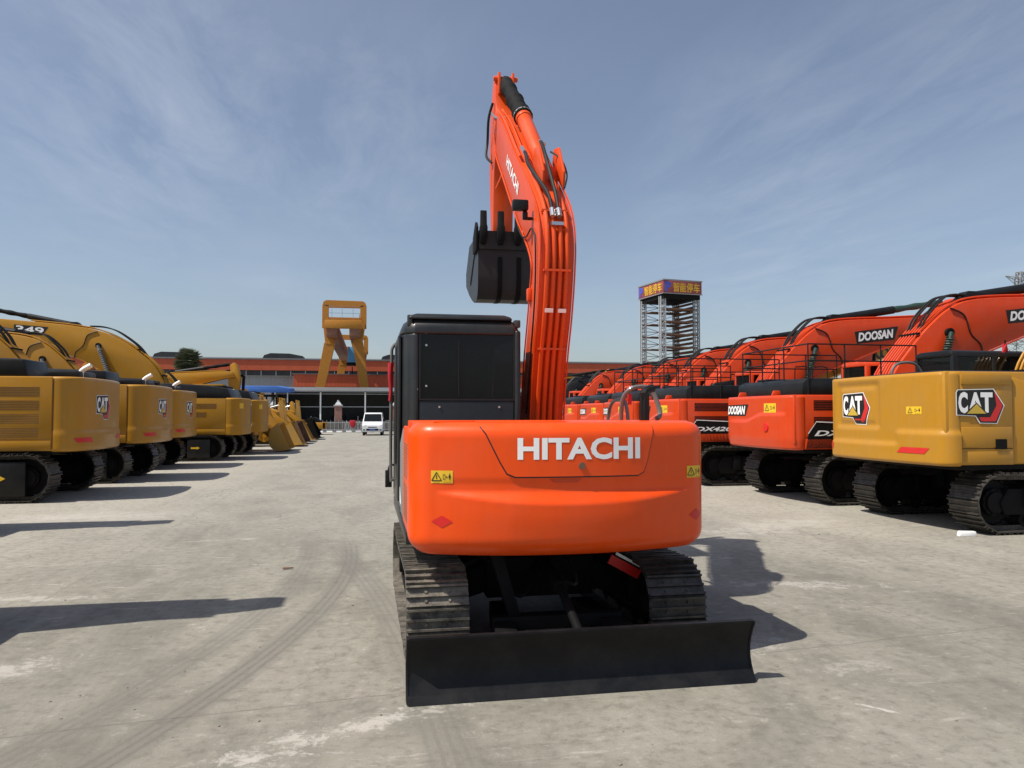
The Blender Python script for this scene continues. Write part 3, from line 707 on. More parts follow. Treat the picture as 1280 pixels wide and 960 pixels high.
    wl = part('work_lamp', 'black', boom, None, lambda b: (b.bb(-.10, .05, -.06, .02, 3.69, 3.79), b.bb(-.0, .05, -.03, .01, 3.62, 3.69), b.bb(.0, .10, -.02, .02, 3.61, 3.64)), bevel=.015)
    part('wedge_bracket', 'orange_boom', boom, None, lambda b: b.box((bx0 - .02, .08, 2.92), (.04, .07, .12)), bevel=.01)
    # maker's name on left side plate
    d = Vector((0, .78, .63)).normalized(); up = Vector((0, -.63, .78))
    S2 = flat((bx0 - .001, 1.02, 4.36), -d * 1, up, (-1, 0, 0))
    decal('lettering', [('text', 'HITACHI', -.42, .42, -.06, .07, .03, 0)], S2, 'white', boom, .004)
    # arm cylinder (barrel low on boom back, rod with wrapped sleeve)
    c0 = Vector((.33, .42, 4.20)); c1 = Vector((.29, 1.36, 5.12)); c2 = Vector((.23, 2.22, 5.90))
    ac = part('arm_cylinder', 'orange_boom', root, None, lambda b: (b.cyl(c0, c1, .082, n=24), b.cyl(c1 - (c1 - c0).normalized() * .06, c1, .094, n=24), b.bb(.25, .41, .26, .46, 4.05, 4.22)), bevel=.004)
    part('wrapped_rod', 'sleeve', ac, None, lambda b: b.tube([c1 + (c2 - c1) * t * 1.0 for t in (0, .14, .3, .46, .62, .8, 1.)], lambda t: .104 + .008 * math.sin(t * 17) + .007 * math.sin(t * 41 + 1) - .022 * t, 14))
    part('band', 'galv', ac, None, lambda b: b.cyl(c1 + (c2 - c1) * .03, c1 + (c2 - c1) * .045, .107, n=20))
    part('boom_bracket', 'orange_boom', boom, None, lambda b: [b.prism([(.05, 3.92), (.30, 4.16), (.46, 4.30), (.40, 4.44), (.22, 4.40), (.02, 4.1)], x, x + .025) for x in (.20, .40)], bevel=.006)
    # boom lift cylinder (wrapped brown rod seen in front of boom foot)
    part('boom_cylinder', 'orange_boom', root, None, lambda b: (b.cyl((.255, 1.30, 1.05), (.255, .86, 2.35), .07, n=20), b.cyl((.255, .86, 2.35), (.255, .62, 3.1), .04, n=16)))
    # ---- arm
    arm_p = smooth2d([(2.18, 5.98), (2.12, 5.6), (2.02, 5.35), (2.10, 5.05), (2.28, 4.7), (2.33, 4.0)], 3) + smooth2d([(2.50, 3.98), (2.60, 4.7), (2.62, 5.2), (2.52, 5.6), (2.32, 6.05), (2.22, 6.08)], 3)
    arm_p = [(y, z if z < 5.2 else 5.2 + (z - 5.2) * .85) for y, z in arm_p]
    arm = part('arm', 'orange_boom', root, None, lambda b: b.prism(arm_p, .10, .35), bevel=.012, ang=30)
    part('arm_lug', 'orange_boom', arm, None, lambda b: (b.prism([(2.10, 5.7), (2.3, 5.7), (2.3, 5.95), (2.12, 5.97)], .13, .16), b.prism([(2.10, 5.7), (2.3, 5.7), (2.3, 5.95), (2.12, 5.97)], .30, .33), b.cyl((.08, 2.18, 5.91), (.38, 2.18, 5.91), .03, n=14)), bevel=.005)
    part('grease_pipe', 'orange_boom', arm, None, lambda b: (b.tube([(.125, 2.40, 5.4), (.105, 2.42, 5.1), (.105, 2.42, 4.5), (.125, 2.4, 4.1)], .012), b.tube([(.12, 2.2, 4.55), (.20, 2.12, 4.75), (.3, 2.1, 5.0)], .014)))
    # bucket cylinder along arm front, links
    part('bucket_cylinder', 'orange_boom', root, None, lambda b: (b.cyl((.255, 2.68, 5.5), (.255, 2.64, 4.7), .055, n=18), b.cyl((.255, 2.64, 4.7), (.255, 2.55, 4.05), .03, n=14)))
    part('bucket_link', 'dark', root, None, lambda b: (b.box((.12, 2.40, 3.92), (.03, .4, .09), Matrix.Rotation(.3, 3, 'X')), b.box((.39, 2.40, 3.92), (.03, .4, .09), Matrix.Rotation(.3, 3, 'X'))), bevel=.006)
    # ---- bucket, teeth upwards
    bxa, bxb = -.165, .52
    outer = [(1.66, 3.87), (1.66, 3.6), (1.665, 3.4), (1.68, 3.25), (1.71, 3.17), (1.77, 3.12), (1.86, 3.10), (2.0, 3.11), (2.2, 3.17), (2.45, 3.27), (2.74, 3.42), (2.76, 3.58), (2.60, 3.72), (2.45, 3.87)]
    inner = [(y + (2.1 - y) * .045, z + (3.7 - z) * .045 + .006) for y, z in outer[::-1]]
    bu = part('bucket', 'bucket_steel', root, None, lambda b: (b.prism(outer + inner, bxa, bxb),
         b.prism(outer, bxa - .014, bxa + .002), b.prism(outer, bxb - .002, bxb + .014),
         b.bb(bxa - .01, bxb + .01, 1.63, 1.665, 3.68, 3.89),
         [b.prism([(2.40, 3.75), (2.62, 3.68), (2.60, 4.0), (2.48, 4.05)], x, x + .025) for x in (.10, .38)]), ang=25)
    part('wear_strip', 'dark', bu, None, lambda b: [b.prism([(q[0] - .012, q[1] - .006) for q in outer[1:9]] + [(q[0] + .005, q[1] + .003) for q in outer[1:9]][::-1], x, x + .05) for x in (.05, .27)])
    for x in (-.125, .075, .275, .475):
        t_ = part('tooth', 'dark', bu, None, lambda b: b.rings([[(x - hw, 1.60 - d_, z), (x + hw, 1.60 - d_, z), (x + hw, 1.60 + d2, z), (x - hw, 1.60 + d2, z)] for hw, d_, d2, z in ((.026, .008, .035, 3.73), (.042, .022, .05, 3.79), (.043, .030, .06, 3.92), (.036, .02, .05, 3.95), (.036, .0, .03, 4.115))]), bevel=.006)
    part('side_cutter', 'dark', bu, None, lambda b: b.prism([(1.62, 3.66), (1.62, 3.93), (1.70, 4.0), (1.90, 3.85), (1.9, 3.66)], bxa - .045, bxa - .016), bevel=.005)
    part('side_rib', 'dark', bu, None, lambda b: b.prism([(1.72, 3.85), (1.76, 3.85), (2.30, 3.4), (2.28, 3.36)], bxa - .022, bxa - .015))
    # ---- mirror and hand rail on right of hood
    part('mirror_post', 'black', root, None, lambda b: (b.tube([(.80, -1.02, 1.73), (.80, -1.02, 1.9), (.82, -1.0, 1.98), (.90, -.98, 2.01)], .034), b.bb(.775, .84, -1.05, -1.0, 1.73, 1.97)), bevel=0)
    part('hand_rail', 'film', root, None, lambda b: (b.tube([(.70, -.75, 1.75), (.70, -.8, 1.92), (.76, -.85, 2.01), (.90, -.85, 2.02), (.96, -.86, 1.95), (.99, -.9, 1.80), (.94, -.95, 1.76)], .020, 8),
        b.tube([(1.0, .6, 1.6), (1.02, .55, 1.85), (1.0, .3, 1.93), (1.0, 0, 1.9), (1.0, -.1, 1.6)], .018)))
    part('red_tag', 'red', root, None, lambda b: b.box((.76, -.8, 1.92), (.02, .05, .09)))
    part('swing_plate', 'reddiamond', root, None, lambda b: b.box((.62, -1.05, .575), (.28, .02, .075), Matrix.Rotation(.5, 3, 'Y')))
    part('white_edge', 'white', root, None, lambda b: b.box((.66, -1.065, .625), (.26, .012, .022), Matrix.Rotation(.5, 3, 'Y')))
    return root
def strip(pl, w):
    out = []
    for i, p in enumerate(pl):
        a = Vector(pl[max(i - 1, 0)]); c = Vector(pl[min(i + 1, len(pl) - 1)]); t = (c - a).normalized(); out.append((p[0] - t.y * w, p[1] + t.x * w))
    return list(pl) + out[::-1]
def thing_part(name, parent):
    o = bpy.data.objects.new(name, None); COL.objects.link(o); o.parent = parent; o.empty_display_size = .2
    return o

# =================================================================== row excavators
def row_excavator(kind, loc, rz, label, group, near='L', scale=1.0, boomtype='std', rails=False, side_text=None, plate=None, extra=None, color=None, detail=True, bs=1.0, wraps=False):
    root = thing('excavator', label, 'excavator', loc, rz, group, scale)
    cat = kind in ('cat', 'cat_near', 'cat_old')
    body = color or ('yellow' if cat else 'redorange')
    K = kind + (color or '')
    tail = {'cat': 3.05, 'cat_near': 2.85, 'cat_old': 3.2, 'doo': 3.0}[kind]
    z0, z1 = {'cat': (1.02, 2.56), 'cat_near': (1.02, 2.43), 'cat_old': (.98, 2.40), 'doo': (1.08, 2.17)}[kind]
    a = 1.46
    L = {'cat': 5.0, 'cat_near': 4.6, 'cat_old': 5.0, 'doo': 4.8}[kind]
    gauge = {'cat': 2.6, 'cat_near': 2.38, 'cat_old': 2.6, 'doo': 2.5}[kind]
    H = 1.0 if kind != 'cat_near' else .93
    undercarriage(root, K, L, H, gauge, .60, 46, False, cover=(kind in ('cat', 'cat_old')))
    part('centre_frame', 'dark', root, K + 'cf', lambda b: (b.bb(-.8, .8, -1.0, 1.0, .45, .85), b.cyl((0, 0, .8), (0, 0, 1.04), .62, n=32),
        [b.prism([(sg * .7, .5), (sg * 1.2, .35), (sg * 1.2, .6), (sg * .7, .8)], y - .25, y + .25, 'y') for sg in (-1, 1) for y in (-.8, .8)]), bevel=.02)
    # counterweight with moulded relief
    if cat:
        def bump(t, z):
            h = (z - z0) / (z1 - z0)
            e = sstep(.30, .22, h)                          # lower step proud
            pk = .0
            if kind == 'cat_near':
                # pressed panel around the emblem (left half of the rear) and a raised lamp pocket
                u = sstep(-1.22, -1.15, t) * sstep(.12, .02, t); w_ = sstep(.36, .42, h) * sstep(.95, .89, h)
                pk = -.028 * u * w_
                u2 = sstep(-1.10, -1.04, t) * sstep(-.02, -.09, t); w2 = sstep(.43, .48, h) * sstep(.88, .83, h); pk += .020 * u2 * w2
                e = sstep(.38, .33, h) * sstep(.4, .6, t) + sstep(.24, .19, h) * (1 - sstep(.4, .6, t))
            return (.035 if kind == 'cat_near' else .016) * e + pk
    else:
        def bump(t, z):
            h = (z - z0) / (z1 - z0)
            lim = .50 + .14 * sstep(-.3, .5, t) - .36 * sstep(.95, 1.15, t) * 0
            return .034 * sstep(lim + .05, lim - .02, h) * sstep(1.28, 1.1, abs(t)) - .03 * sstep(.22, .0, h)
    RC = {'cat': (6, .45, .06), 'cat_old': (6, .45, .1), 'cat_near': (10, .22, .02), 'doo': (9, .24, .02)}[kind]
    T = Tail(a, RC[0], RC[1], tail, RC[2], z0, z1, .06, .06, bump)
    cw = part('counterweight', body, root, K + 'cw', lambda b: T.fill(b, 90, 40), ang=50)
    yf = T.cy + (T.S3 - T.S2)                              # front edge of counterweight
    # body panels
    lo = z0 + .02
    topz = z1 - .02
    nose_r = -1.62 if kind == 'cat_near' else -.35
    def sidep(b, sg, y0, y1, slope=True):
        b.prism([(y0, lo), (y1, lo), (y1, topz - (.06 if slope else 0)), (y1 - .08, topz), (y0, topz)], sg * (a - .035), sg * (a - .005))
        b.bb(sg * (a - .008), sg * (a + .004), y0 + .01, y1 - .01, lo + .02, lo + .20)   # lower rub strip
    for sg in (-1, 1):
        ye = nose_r if sg > 0 else -.05
        sp = part('side_panel', body, root, K + 'sp%d' % sg, lambda b: sidep(b, sg, yf + .012, ye), bevel=.008)
        xs = a + .0
        # louvres
        def lv(b):
            if kind == 'cat': rows = [(yf + .25, ye - .2, .80), (yf + .25, ye - .2, .62), (yf + .25, ye - .2, .44), (yf + .25, ye - .9, .26)]
            elif kind == 'cat_near': rows = []
            elif kind == 'cat_old': rows = [(yf + .35, ye - .7, .78), (yf + .7, ye - .7, .55)]
            else: rows = [(yf + .2, ye - .6, .82), (yf + .2, ye - .6, .52)]
            for (p, q, hz) in rows:
                zc = z0 + (z1 - z0) * hz
                for i in range(6):
                    b.bb(sg * (a - .006), sg * (a - .001), p, q, zc - .10 + i * .034, zc - .10 + i * .034 + .018)
            b.bb(sg * (a - .006), sg * (a - .001), yf + .02, ye - .02, lo + .235, lo + .245)
            if kind == 'cat_near': b.bb(sg * (a + .012), sg * (a + .018), -1.94, -1.75, 1.27, 1.42)
        part('louvre', 'vent' if cat and kind != 'cat_near' else 'dark', sp, K + 'lv%d' % sg, lv)
        if kind == 'cat_near':
            for q, (z_a, z_b) in enumerate(((lo + .26, lo + .56), (topz - .18, topz - .02))): part('panel_crease', body, sp, K + 'cr%d%d' % (sg, q), lambda b: b.bb(sg * (a - .006), sg * (a + .010), yf + .03, ye - .03, z_a, z_b), bevel=.009)
        # forward right/left lower boxes
        if sg > 0: part('tool_box', body, root, K + 'tb', lambda b: b.prism([(nose_r + .015, lo), (1.7, lo), (1.7, lo + .45), (.9, lo + .95), (nose_r + .35, topz - .15), (nose_r + .015, topz - .05)], .6, a - .02), bevel=.03)
    part('engine_hood', body if kind != 'cat_old' else 'black', root, K + 'hd', lambda b: b.bb(-a + .04, a - .04, yf - .2, -.1, lo + .1, topz + .02), bevel=.03)
    part('deck', 'dark', root, K + 'dk', lambda b: (b.bb(-a + .05, a - .05, yf, 1.6, z0 - .06, z0 + .06), b.bb(-.42, .42, -1.5, 1.9, z0 - .02, z0 + .55)), bevel=.02)
    # black raised hood
    if kind == 'cat': part('hood_guard', 'black', root, K + 'hg', lambda b: (b.prism([(-1.95, topz), (-1.85, 2.92), (-.15, 2.98), (-.1, topz)], -1.35, -.2), b.bb(.1, 1.2, -2.4, -.6, topz, topz + .22)), bevel=.05)
    elif kind == 'cat_old': part('hood_guard', 'black', root, K + 'hg', lambda b: b.prism([(-2.75, topz), (-2.55, 2.78), (-1.9, 2.88), (-.5, 2.95), (-.1, 2.95), (-.1, topz)], -1.3, 1.3), bevel=.06)
    elif kind == 'doo': part('hood_guard', 'black', root, K + 'hg', lambda b: (b.prism([(-2.65, topz), (-2.62, 2.42), (-2.5, 2.50), (-.6, 2.52), (-.3, topz)], -1.36, 1.36), b.bb(-.9, -.4, -2.4, -1.7, 2.5, 2.56)), bevel=.04)
    else: part('hood_guard', 'black', root, K + 'hg', lambda b: (b.bb(-1.1, .7, -2.2, -.5, topz, topz + .08),), bevel=.03)
    if kind == 'doo':
        for x in (-.75, .7): part('lifting_eye', body, root, K + 'le%s' % x, lambda b: b.prism([(-2.95, topz), (-2.72, topz), (-2.76, topz + .12), (-2.90, topz + .12)], x, x + .05), bevel=.015)
    # exhaust
    if cat and kind != 'cat_near':
        part('exhaust_pipe', 'white', root, K + 'ex', lambda b: b.tube([(.35, -2.35, topz), (.35, -2.35, topz + .18), (.35, -2.40, topz + .26), (.35, -2.56, topz + .36)], .058, 12))
    if kind == 'cat_near': part('grab_rail', 'film', root, K + 'gr', lambda b: b.tube([(-.9, -1.9, topz), (-.9, -1.85, topz + .2), (-.9, -1.7, topz + .30), (-.9, -1.4, topz + .28), (-.9, -1.2, topz)], .025, 8))
    # cab on the left
    cm = 'black' if cat else body
    yc0, zt = (-1.0 if kind == 'cat_near' else .05), (3.0 if not cat else (2.93 if kind == 'cat_near' else 3.05))
    cab = thing_part('cab', root)
    def shell(b):
        x0, x1 = -1.44, -.46
        b.prism([(x0, zt - .12), (x0 + .04, zt - .03), (x0 + .14, zt), (x1 - .14, zt), (x1 - .04, zt - .03), (x1, zt - .12)], yc0, yc0 + 1.55, 'y')
        for x in (x0, x1 - .08):
            b.bb(x, x + .08, yc0, yc0 + .12, z0, zt - .1)
            b.bb(x, x + .08, yc0 + .8, yc0 + .88, z0, zt - .1)
            b.prism([(yc0 + 1.45, zt - .1), (yc0 + 1.6, zt - .1), (yc0 + 1.85, z0 + .9), (yc0 + 1.8, z0), (yc0 + 1.7, z0), (yc0 + 1.73, z0 + .9)], x, x + .08)
            b.bb(x + .01, x + .06, yc0, yc0 + 1.75, z0, z0 + .65)
        b.bb(x0 + .05, x1 - .05, yc0 + .01, yc0 + .06, z0, z0 + .75)
    part('cab_shell', cm, cab, K + 'cab', shell, bevel=.03)
    part('window', 'glass', cab, K + 'win', lambda b: (b.bb(-1.415, -1.405, yc0 + .1, yc0 + 1.6, z0 + .6, zt - .1), b.bb(-.495, -.485, yc0 + .1, yc0 + 1.6, z0 + .6, zt - .1), b.bb(-1.38, -.52, yc0 + .03, yc0 + .04, z0 + .7, zt - .1)), smooth=False)
    part('windscreen', 'glass', cab, K + 'ws', lambda b: b.prism([(yc0 + 1.52, zt - .1), (yc0 + 1.53, zt - .1), (yc0 + 1.79, z0 + .9), (yc0 + 1.76, z0 + .1), (yc0 + 1.75, z0 + .1), (yc0 + 1.78, z0 + .9)], -1.37, -.53))
    part('seat', 'seat', cab, 'rseat', lambda b: (b.bb(-1.2, -.72, .45, .6, 1.5, 2.4), b.bb(-1.22, -.7, .55, 1.05, 1.45, 1.62)), bevel=.04)
    # boom (side profile y,z)
    if boomtype == 'big':
        top = [(-.35, 1.7), (-.15, 2.7), (.17, 3.43), (.62, 3.96), (1.36, 4.52), (2.3, 4.98), (3.25, 5.17), (4.24, 5.27), (6.6, 5.45)]
        low = [(6.75, 5.05), (5.3, 4.68), (3.8, 4.2), (2.7, 3.75), (1.9, 3.2), (1.2, 2.5), (.55, 1.7)]
        apex = (6.7, 5.9); cyl = ((3.3, 5.22), (6.35, 5.80)); bc = ((2.35, 4.42), (1.55, 2.2)); tip = (6.6, 5.25)
    else:
        top = [(-.12, 1.5), (.0, 2.1), (.16, 2.66), (.62, 3.26), (1.08, 3.74), (1.62, 4.15), (2.3, 4.36), (3.9, 4.46), (5.3, 4.54), (6.0, 4.52)]
        low = [(6.15, 4.25), (5.1, 4.02), (3.8, 3.66), (2.5, 3.18), (1.75, 2.88), (1.30, 2.62), (.85, 2.1), (.45, 1.5)]
        apex = (6.05, 5.12); cyl = ((2.32, 4.44), (5.75, 5.0)); bc = ((1.52, 3.58), (1.02, 2.0)); tip = (6.0, 4.40)
    F = lambda q: (q[0] * bs, (q[1] - 1.5) * bs + 1.5)
    top = [F(q) for q in top]; low = [F(q) for q in low]; apex, tip = F(apex), F(tip); cyl = (F(cyl[0]), F(cyl[1])); bc = (F(bc[0]), F(bc[1]))
    bw = .33; bk = smooth2d(top, 4); fr_ = smooth2d(low, 4); KB = K + boomtype + str(bs)
    boom = part('boom', body, root, KB + 'boom', lambda b: b.prism(bk + fr_, -bw, bw), bevel=.03, ang=30)
    nb = len(bk)
    def bkp(i, x, off):
        p0 = Vector(bk[max(i - 1, 0)]); c = Vector(bk[min(i + 1, nb - 1)]); t = (c - p0).normalized()
        return (x, bk[i][0] - t.y * off, bk[i][1] + t.x * off)
    part('hydraulic_pipe', body, boom, KB + 'hp', lambda b: [b.tube([bkp(i, x, .05) for i in range(4, nb - (16 if abs(x) < .1 else 3))], .022, 8, smooth=False) for x in (-.24, -.14, -.05, .05, .14, .24)])
    part('boom_flange', body, boom, KB + 'bf', lambda b: [b.prism(strip(fr_, .03), x, x + .03) for x in (-bw - .015, bw - .015)])
    ih = int(nb * .55)
    part('flexible_hose', 'hose', boom, KB + 'fh', lambda b: [b.tube([bkp(ih - 5, x, .06), bkp(ih - 3, x * 1.1, .16), bkp(ih, x, .24), bkp(ih + 2, x * .7, .2), bkp(ih + 4, x * .4, .1)], .024, 7) for x in (-.2, -.1, .12, .22)])
    part('pipe_clamp', 'dark', boom, KB + 'pc', lambda b: [b.box(bkp(i, 0, .06), (.62, .06, .05)) for i in (7, 14)])
    part('boom_pivot', 'dark', boom, KB + 'pv', lambda b: (b.cyl((-bw - .08, bc[0][0], bc[0][1]), (bw + .08, bc[0][0], bc[0][1]), .10, n=18),))
    for sg in (-1, 1): part('boom_wire', 'hose', boom, KB + 'bw%d' % sg, lambda b: b.tube([(sg * (bw + .012), bc[0][0] + .05, bc[0][1] + .55), (sg * (bw + .012), bc[0][0] + .4, bc[0][1] + .4), (sg * (bw + .012), bc[0][0] + .55, bc[0][1] + .0), (sg * (bw + .012), bc[0][0] + .8, bc[0][1] - .25), (sg * (bw + .012), bc[0][0] + .85, bc[0][1] - .5)], .016, 6))
    for sg in (-1, 1):
        x = sg * (bw + .10)
        o = part('boom_cylinder', 'dark', root, KB + 'bc%d' % sg, lambda b: b.cyl((x, bc[1][0], bc[1][1]), (x, (bc[0][0] + bc[1][0] * 2) / 3, (bc[0][1] + bc[1][1] * 2) / 3), .095, n=16))
        def coil(b):
            p = Vector((x, bc[1][0], bc[1][1])); q = Vector((x, bc[0][0], bc[0][1])); p = p + (q - p) * .33; d = (q - p); n_ = d.normalized(); e1 = Vector((1, 0, 0)); e2 = n_.cross(e1)
            b.cyl(p, q, .055, n=12)
            pts = [p + d * (t / 150) * .9 + (e1 * math.cos(t * .75) + e2 * math.sin(t * .75)) * .075 for t in range(150)]
            b.tube(pts, .018, 5, smooth=False)
        part('wrapped_rod', 'wrap_green' if not cat else 'midgrey', o, KB + 'wr%d' % sg, coil)
    ac = part('arm_cylinder', 'black', root, KB + 'ac', lambda b: (b.cyl((0, *cyl[0]), (0, *[(cyl[0][i] * .45 + cyl[1][i] * .55) for i in (0, 1)]), .11, n=20), b.prism([(cyl[0][0] - .35, cyl[0][1] - .12), (cyl[0][0] + .35, cyl[0][1] - .10), (cyl[0][0] + .1, cyl[0][1] + .12), (cyl[0][0] - .1, cyl[0][1] + .12)], -.14, .14)))
    wm = 'wrap_green' if wraps else 'sleeve'
    part('arm_cylinder_rod', wm, ac, KB + wm + 'acr', lambda b: b.tube([(0, *[(cyl[0][i] * (1 - t) + cyl[1][i] * t) for i in (0, 1)]) for t in (.55, .65, .75, .85, .95, 1.0)], lambda t: .088 + .01 * math.sin(t * 19), 12))
    # arm + bucket resting on the ground
    ap = [apex, (apex[0] + .22 * bs, apex[1] - .15), (tip[0] + .42, tip[1] - .2), (tip[0] + .15, 1.6), (tip[0] - .1, 1.55), (tip[0] - .25, tip[1] - .35), (tip[0] - .12, tip[1] + .2), (apex[0] - .2, apex[1] - .15)]
    part('arm', body, root, KB + 'arm', lambda b: b.prism(ap, -.2, .2), bevel=.03)
    ty = tip[0]
    part('bucket_cylinder', 'dark', root, KB + 'bk', lambda b: (b.cyl((0, ty + .55, tip[1] - .1), (0, ty + .5, 2.6), .08, n=14), b.cyl((0, ty + .5, 2.6), (0, ty + .3, 1.7), .045, n=12), b.cyl((0, ty + .55, tip[1] - .1), (0, ty + .3, tip[1] - .1), .07)))
    def buck(b):
        o_ = smooth2d([(ty - .95, .55), (ty - .7, .15), (ty - .2, .02), (ty + .3, .25), (ty + .5, .8), (ty + .45, 1.4), (ty + .1, 1.6)], 4)
        i_ = [(y + (ty - .3 - y) * .06, z + (.9 - z) * .06) for y, z in o_[::-1]]
        b.prism(o_ + i_, -.65, .65); b.prism(o_, -.67, -.64); b.prism(o_, .64, .67)
        for x in (-.55, -.28, 0, .28, .55): b.box((x, ty - 1.02, .64), (.08, .26, .06), Matrix.Rotation(-.9, 3, 'X'))
    part('bucket', 'dark', root, KB + 'bkt', buck, ang=25)
    # rails
    if rails:
        def rl(b):
            z = topz + .0; r = .016; zt_ = 3.18; zm = 2.85
            for x in (-1.36, 1.36):
                b.tube([(x, -2.5, zt_), (x, -1.4, zt_), (x, -.1, zt_ + .0)], r, 6, smooth=False); b.tube([(x, -2.5, zm), (x, -.1, zm)], r, 6, smooth=False)
                for y in (-2.5, -1.7, -.9, -.1): b.tube([(x, y, z), (x, y, zt_)], r, 6, smooth=False)
            for zz in (zt_, zm): b.tube([(-1.36, -2.5, zz), (1.36, -2.5, zz)], r, 6, smooth=False)
            for x in (-.45, .45): b.tube([(x, -2.5, z), (x, -2.5, zt_)], r, 6, smooth=False)
            for y in (.35, .85): b.tube([(1.34, y, z - .4), (1.34, y, z + .75), (1.34, y + .1, z + .85), (1.34, y + .35, z + .85), (1.34, y + .42, z + .7), (1.34, y + .42, z - .4)], r, 6)
        part('hand_rail', 'black', root, K + 'rails', rl)
    # decals
    if cat:
        sgn = 1 if near == 'R' else -1
        if kind == 'cat_near':
            cat_logo(cw, T, -.98, 1.62, .80, .53, cell=.06, key=K + 'lg')
            Sx = flat((a + .006, 0, 0), (0, 1, 0), (0, 0, 1), (1, 0, 0))
            cat_logo(root, Sx, -2.58, 1.66, .79, .50, off=.004, key=K + 'ls')
            sticker(cw, T, .70, 1.79, .31, .12, cell=.05, key=K + 'st')
            decal('reflector', [[(.52, 1.19), (1.08, 1.19), (1.18, 1.28), (.62, 1.28)]], T, 'red', cw, .006, .06, key=K + 'rf')
            decal('reflector', [[(-1.40, 1.18), (-1.28, 1.18), (-1.28, 1.30), (-1.40, 1.30)]], T, 'red', cw, .006, .06, key=K + 'rf2')
        elif kind == 'cat':
            cat_logo(cw, T, -.66, 1.68, .76, .52, cell=.06, key=K + 'lg')
            decal('reflector', [[(-1.32, 1.20), (-.80, 1.20), (-.88, 1.30), (-1.40, 1.30)]], T, 'red', cw, .006, .06, key=K + 'rf')
            decal('reflector', [[(1.02, 1.24), (.56, 1.24), (.62, 1.33), (1.10, 1.33)]], T, 'red', cw, .006, .06, key=K + 'rf2')
            decal('panel_gap', [[(-T.S3 + .005, 1.03), (-T.S3 + .02, 1.03), (-T.S3 + .02, 2.52), (-T.S3 + .005, 2.52)]], T, 'vinyl_black', cw, .003, .06, key=K + 'pg')
        else:
            decal('yellow_patch', [[(-1.3, 2.0), (-1.0, 2.0), (-1.0, 2.2), (-1.3, 2.2)]], T, 'stick', cw, .006, .06, key=K + 'yp')
            decal('number_board', [[(.3, 1.3), (1.0, 1.3), (1.0, 2.2), (.3, 2.2)]], T, 'white', cw, .008, .06, key=K + 'nb')
            decal('number_board_panel', [[(.36, 1.36), (.94, 1.36), (.94, 2.14), (.36, 2.14)]], T, 'vinyl_black', cw, .011, .06, key=K + 'nb2')
        # small arrow stickers on the track covers
        if kind != 'cat_near':
            xa = -gauge / 2 - .60 * .46 - .001
            Sx = flat((xa, -L / 2 + H, H * .5), (0, -1, 0), (0, 0, 1), (-1, 0, 0))
            decal('arrow_sticker', [[(-.16, -.03), (.05, -.03), (.05, -.06), (.16, .0), (.05, .06), (.05, .03), (-.16, .03)]], Sx, 'stick', root, .004, key=K + 'ar')
    else:
        plate_text(cw, T, 'DOOSAN', -1.36, -.14, 1.75, 2.0, cell=.06, key=K + 'pl', pad=.12)
        sticker(cw, T, .50, 1.82, .42, .19, cell=.05, key=K + 'st')
        if kind == 'doo':
            part('round_reflector', 'reddiamond', cw, K + 'rr', lambda b: b.cyl(T(.62, 1.52, -.01), T(.62, 1.52, .02), .085, n=20))
        Sx = flat((a + .004, 0, 0), (0, 1, 0), (0, 0, 1), (1, 0, 0))
        fp = part('foot_panel', 'black', root, K + 'fp', lambda b: b.prism([(yf + .03, lo + .02), (-.36, lo + .02), (-.36, lo + .44), (-1.0, lo + .46), (yf + .25, lo + .52), (yf + .08, lo + .3)], a - .002, a + .004))
        decal('foot_panel_edge', [strip([(yf + .08, lo + .3), (yf + .25, lo + .53), (-1.0, lo + .47), (-.36, lo + .45)], .02)], Sx, 'white', fp, .004, key=K + 'fe')
        if side_text: decal('lettering', [('text', side_text, yf + .20, -.55, lo + .26, lo + .37, .03, .3)], Sx, 'white', fp, .007)
    if plate:
        sgn = 1 if near == 'R' else -1
        txt, yc, zc, w, h, ang = plate
        U = Vector((0, math.cos(ang), math.sin(ang))); V = Vector((0, -math.sin(ang), math.cos(ang)))
        if sgn < 0: U = -U; U.z = -U.z; U = Vector((0, -math.cos(ang), -math.sin(ang)))
        Sx = flat((sgn * bw, yc, zc), U, V, (sgn, 0, 0))
        if txt == 'NUM': plate_text(boom, Sx, '349', -w / 2, w / 2, -h / 2, h / 2, 0, off=.004, slant=.15, pad=.12, bold=.02)
        elif txt == 'KOMATSU': decal('lettering', [('text', 'KOMATSU', -w / 2, w / 2, -h / 2, h / 2, .05, 0)], Sx, 'vinyl_black', boom, .005)
        else: plate_text(boom, Sx, txt, -w / 2, w / 2, -h / 2, h / 2, .25, key=KB + 'bp%s' % yc)
    return root

main_excavator()
ROWX = (10.5, 10.8, 10.85, 10.75, 10.4)
GL = 'yellow excavators parked in the left row'
GR = 'red-orange excavators parked in the right row'
RL, RR = PI / 2, -PI / 2
row_excavator('cat', (-8.85, 18.55, 0), RL, 'nearest yellow excavator on the left, rear vents and emblem facing the lane', GL, 'L')
row_excavator('cat', (-8.72, 22.95, 0), RL, 'yellow excavator second in the left row, black raised hood and white exhaust tip', GL, 'L')
row_excavator('cat', (-9.07, 27.75, 0), RL, 'yellow excavator third in the left row, before the one with a numbered boom', GL, 'L')
row_excavator('cat_old', (-8.04, 32.3, 0), RL, 'large yellow excavator with long black hood and tall numbered boom plate', GL, 'L', boomtype='big', color='yellow_old', plate=('NUM', 4.75, 4.98, 1.2, .34, .08))
row_excavator('cat_old', (-7.9, 36.5, 0), RL, 'yellow excavator with white-edged board on its tail, beside the crawler loader', GL, 'L', color='yellow_old', bs=.72)
row_excavator('cat_old', (-12.6, 12.9, 0), RR, 'yellow excavator facing the lane outside the frame, the one nearer the left row', GL, 'L', color='yellow_old')
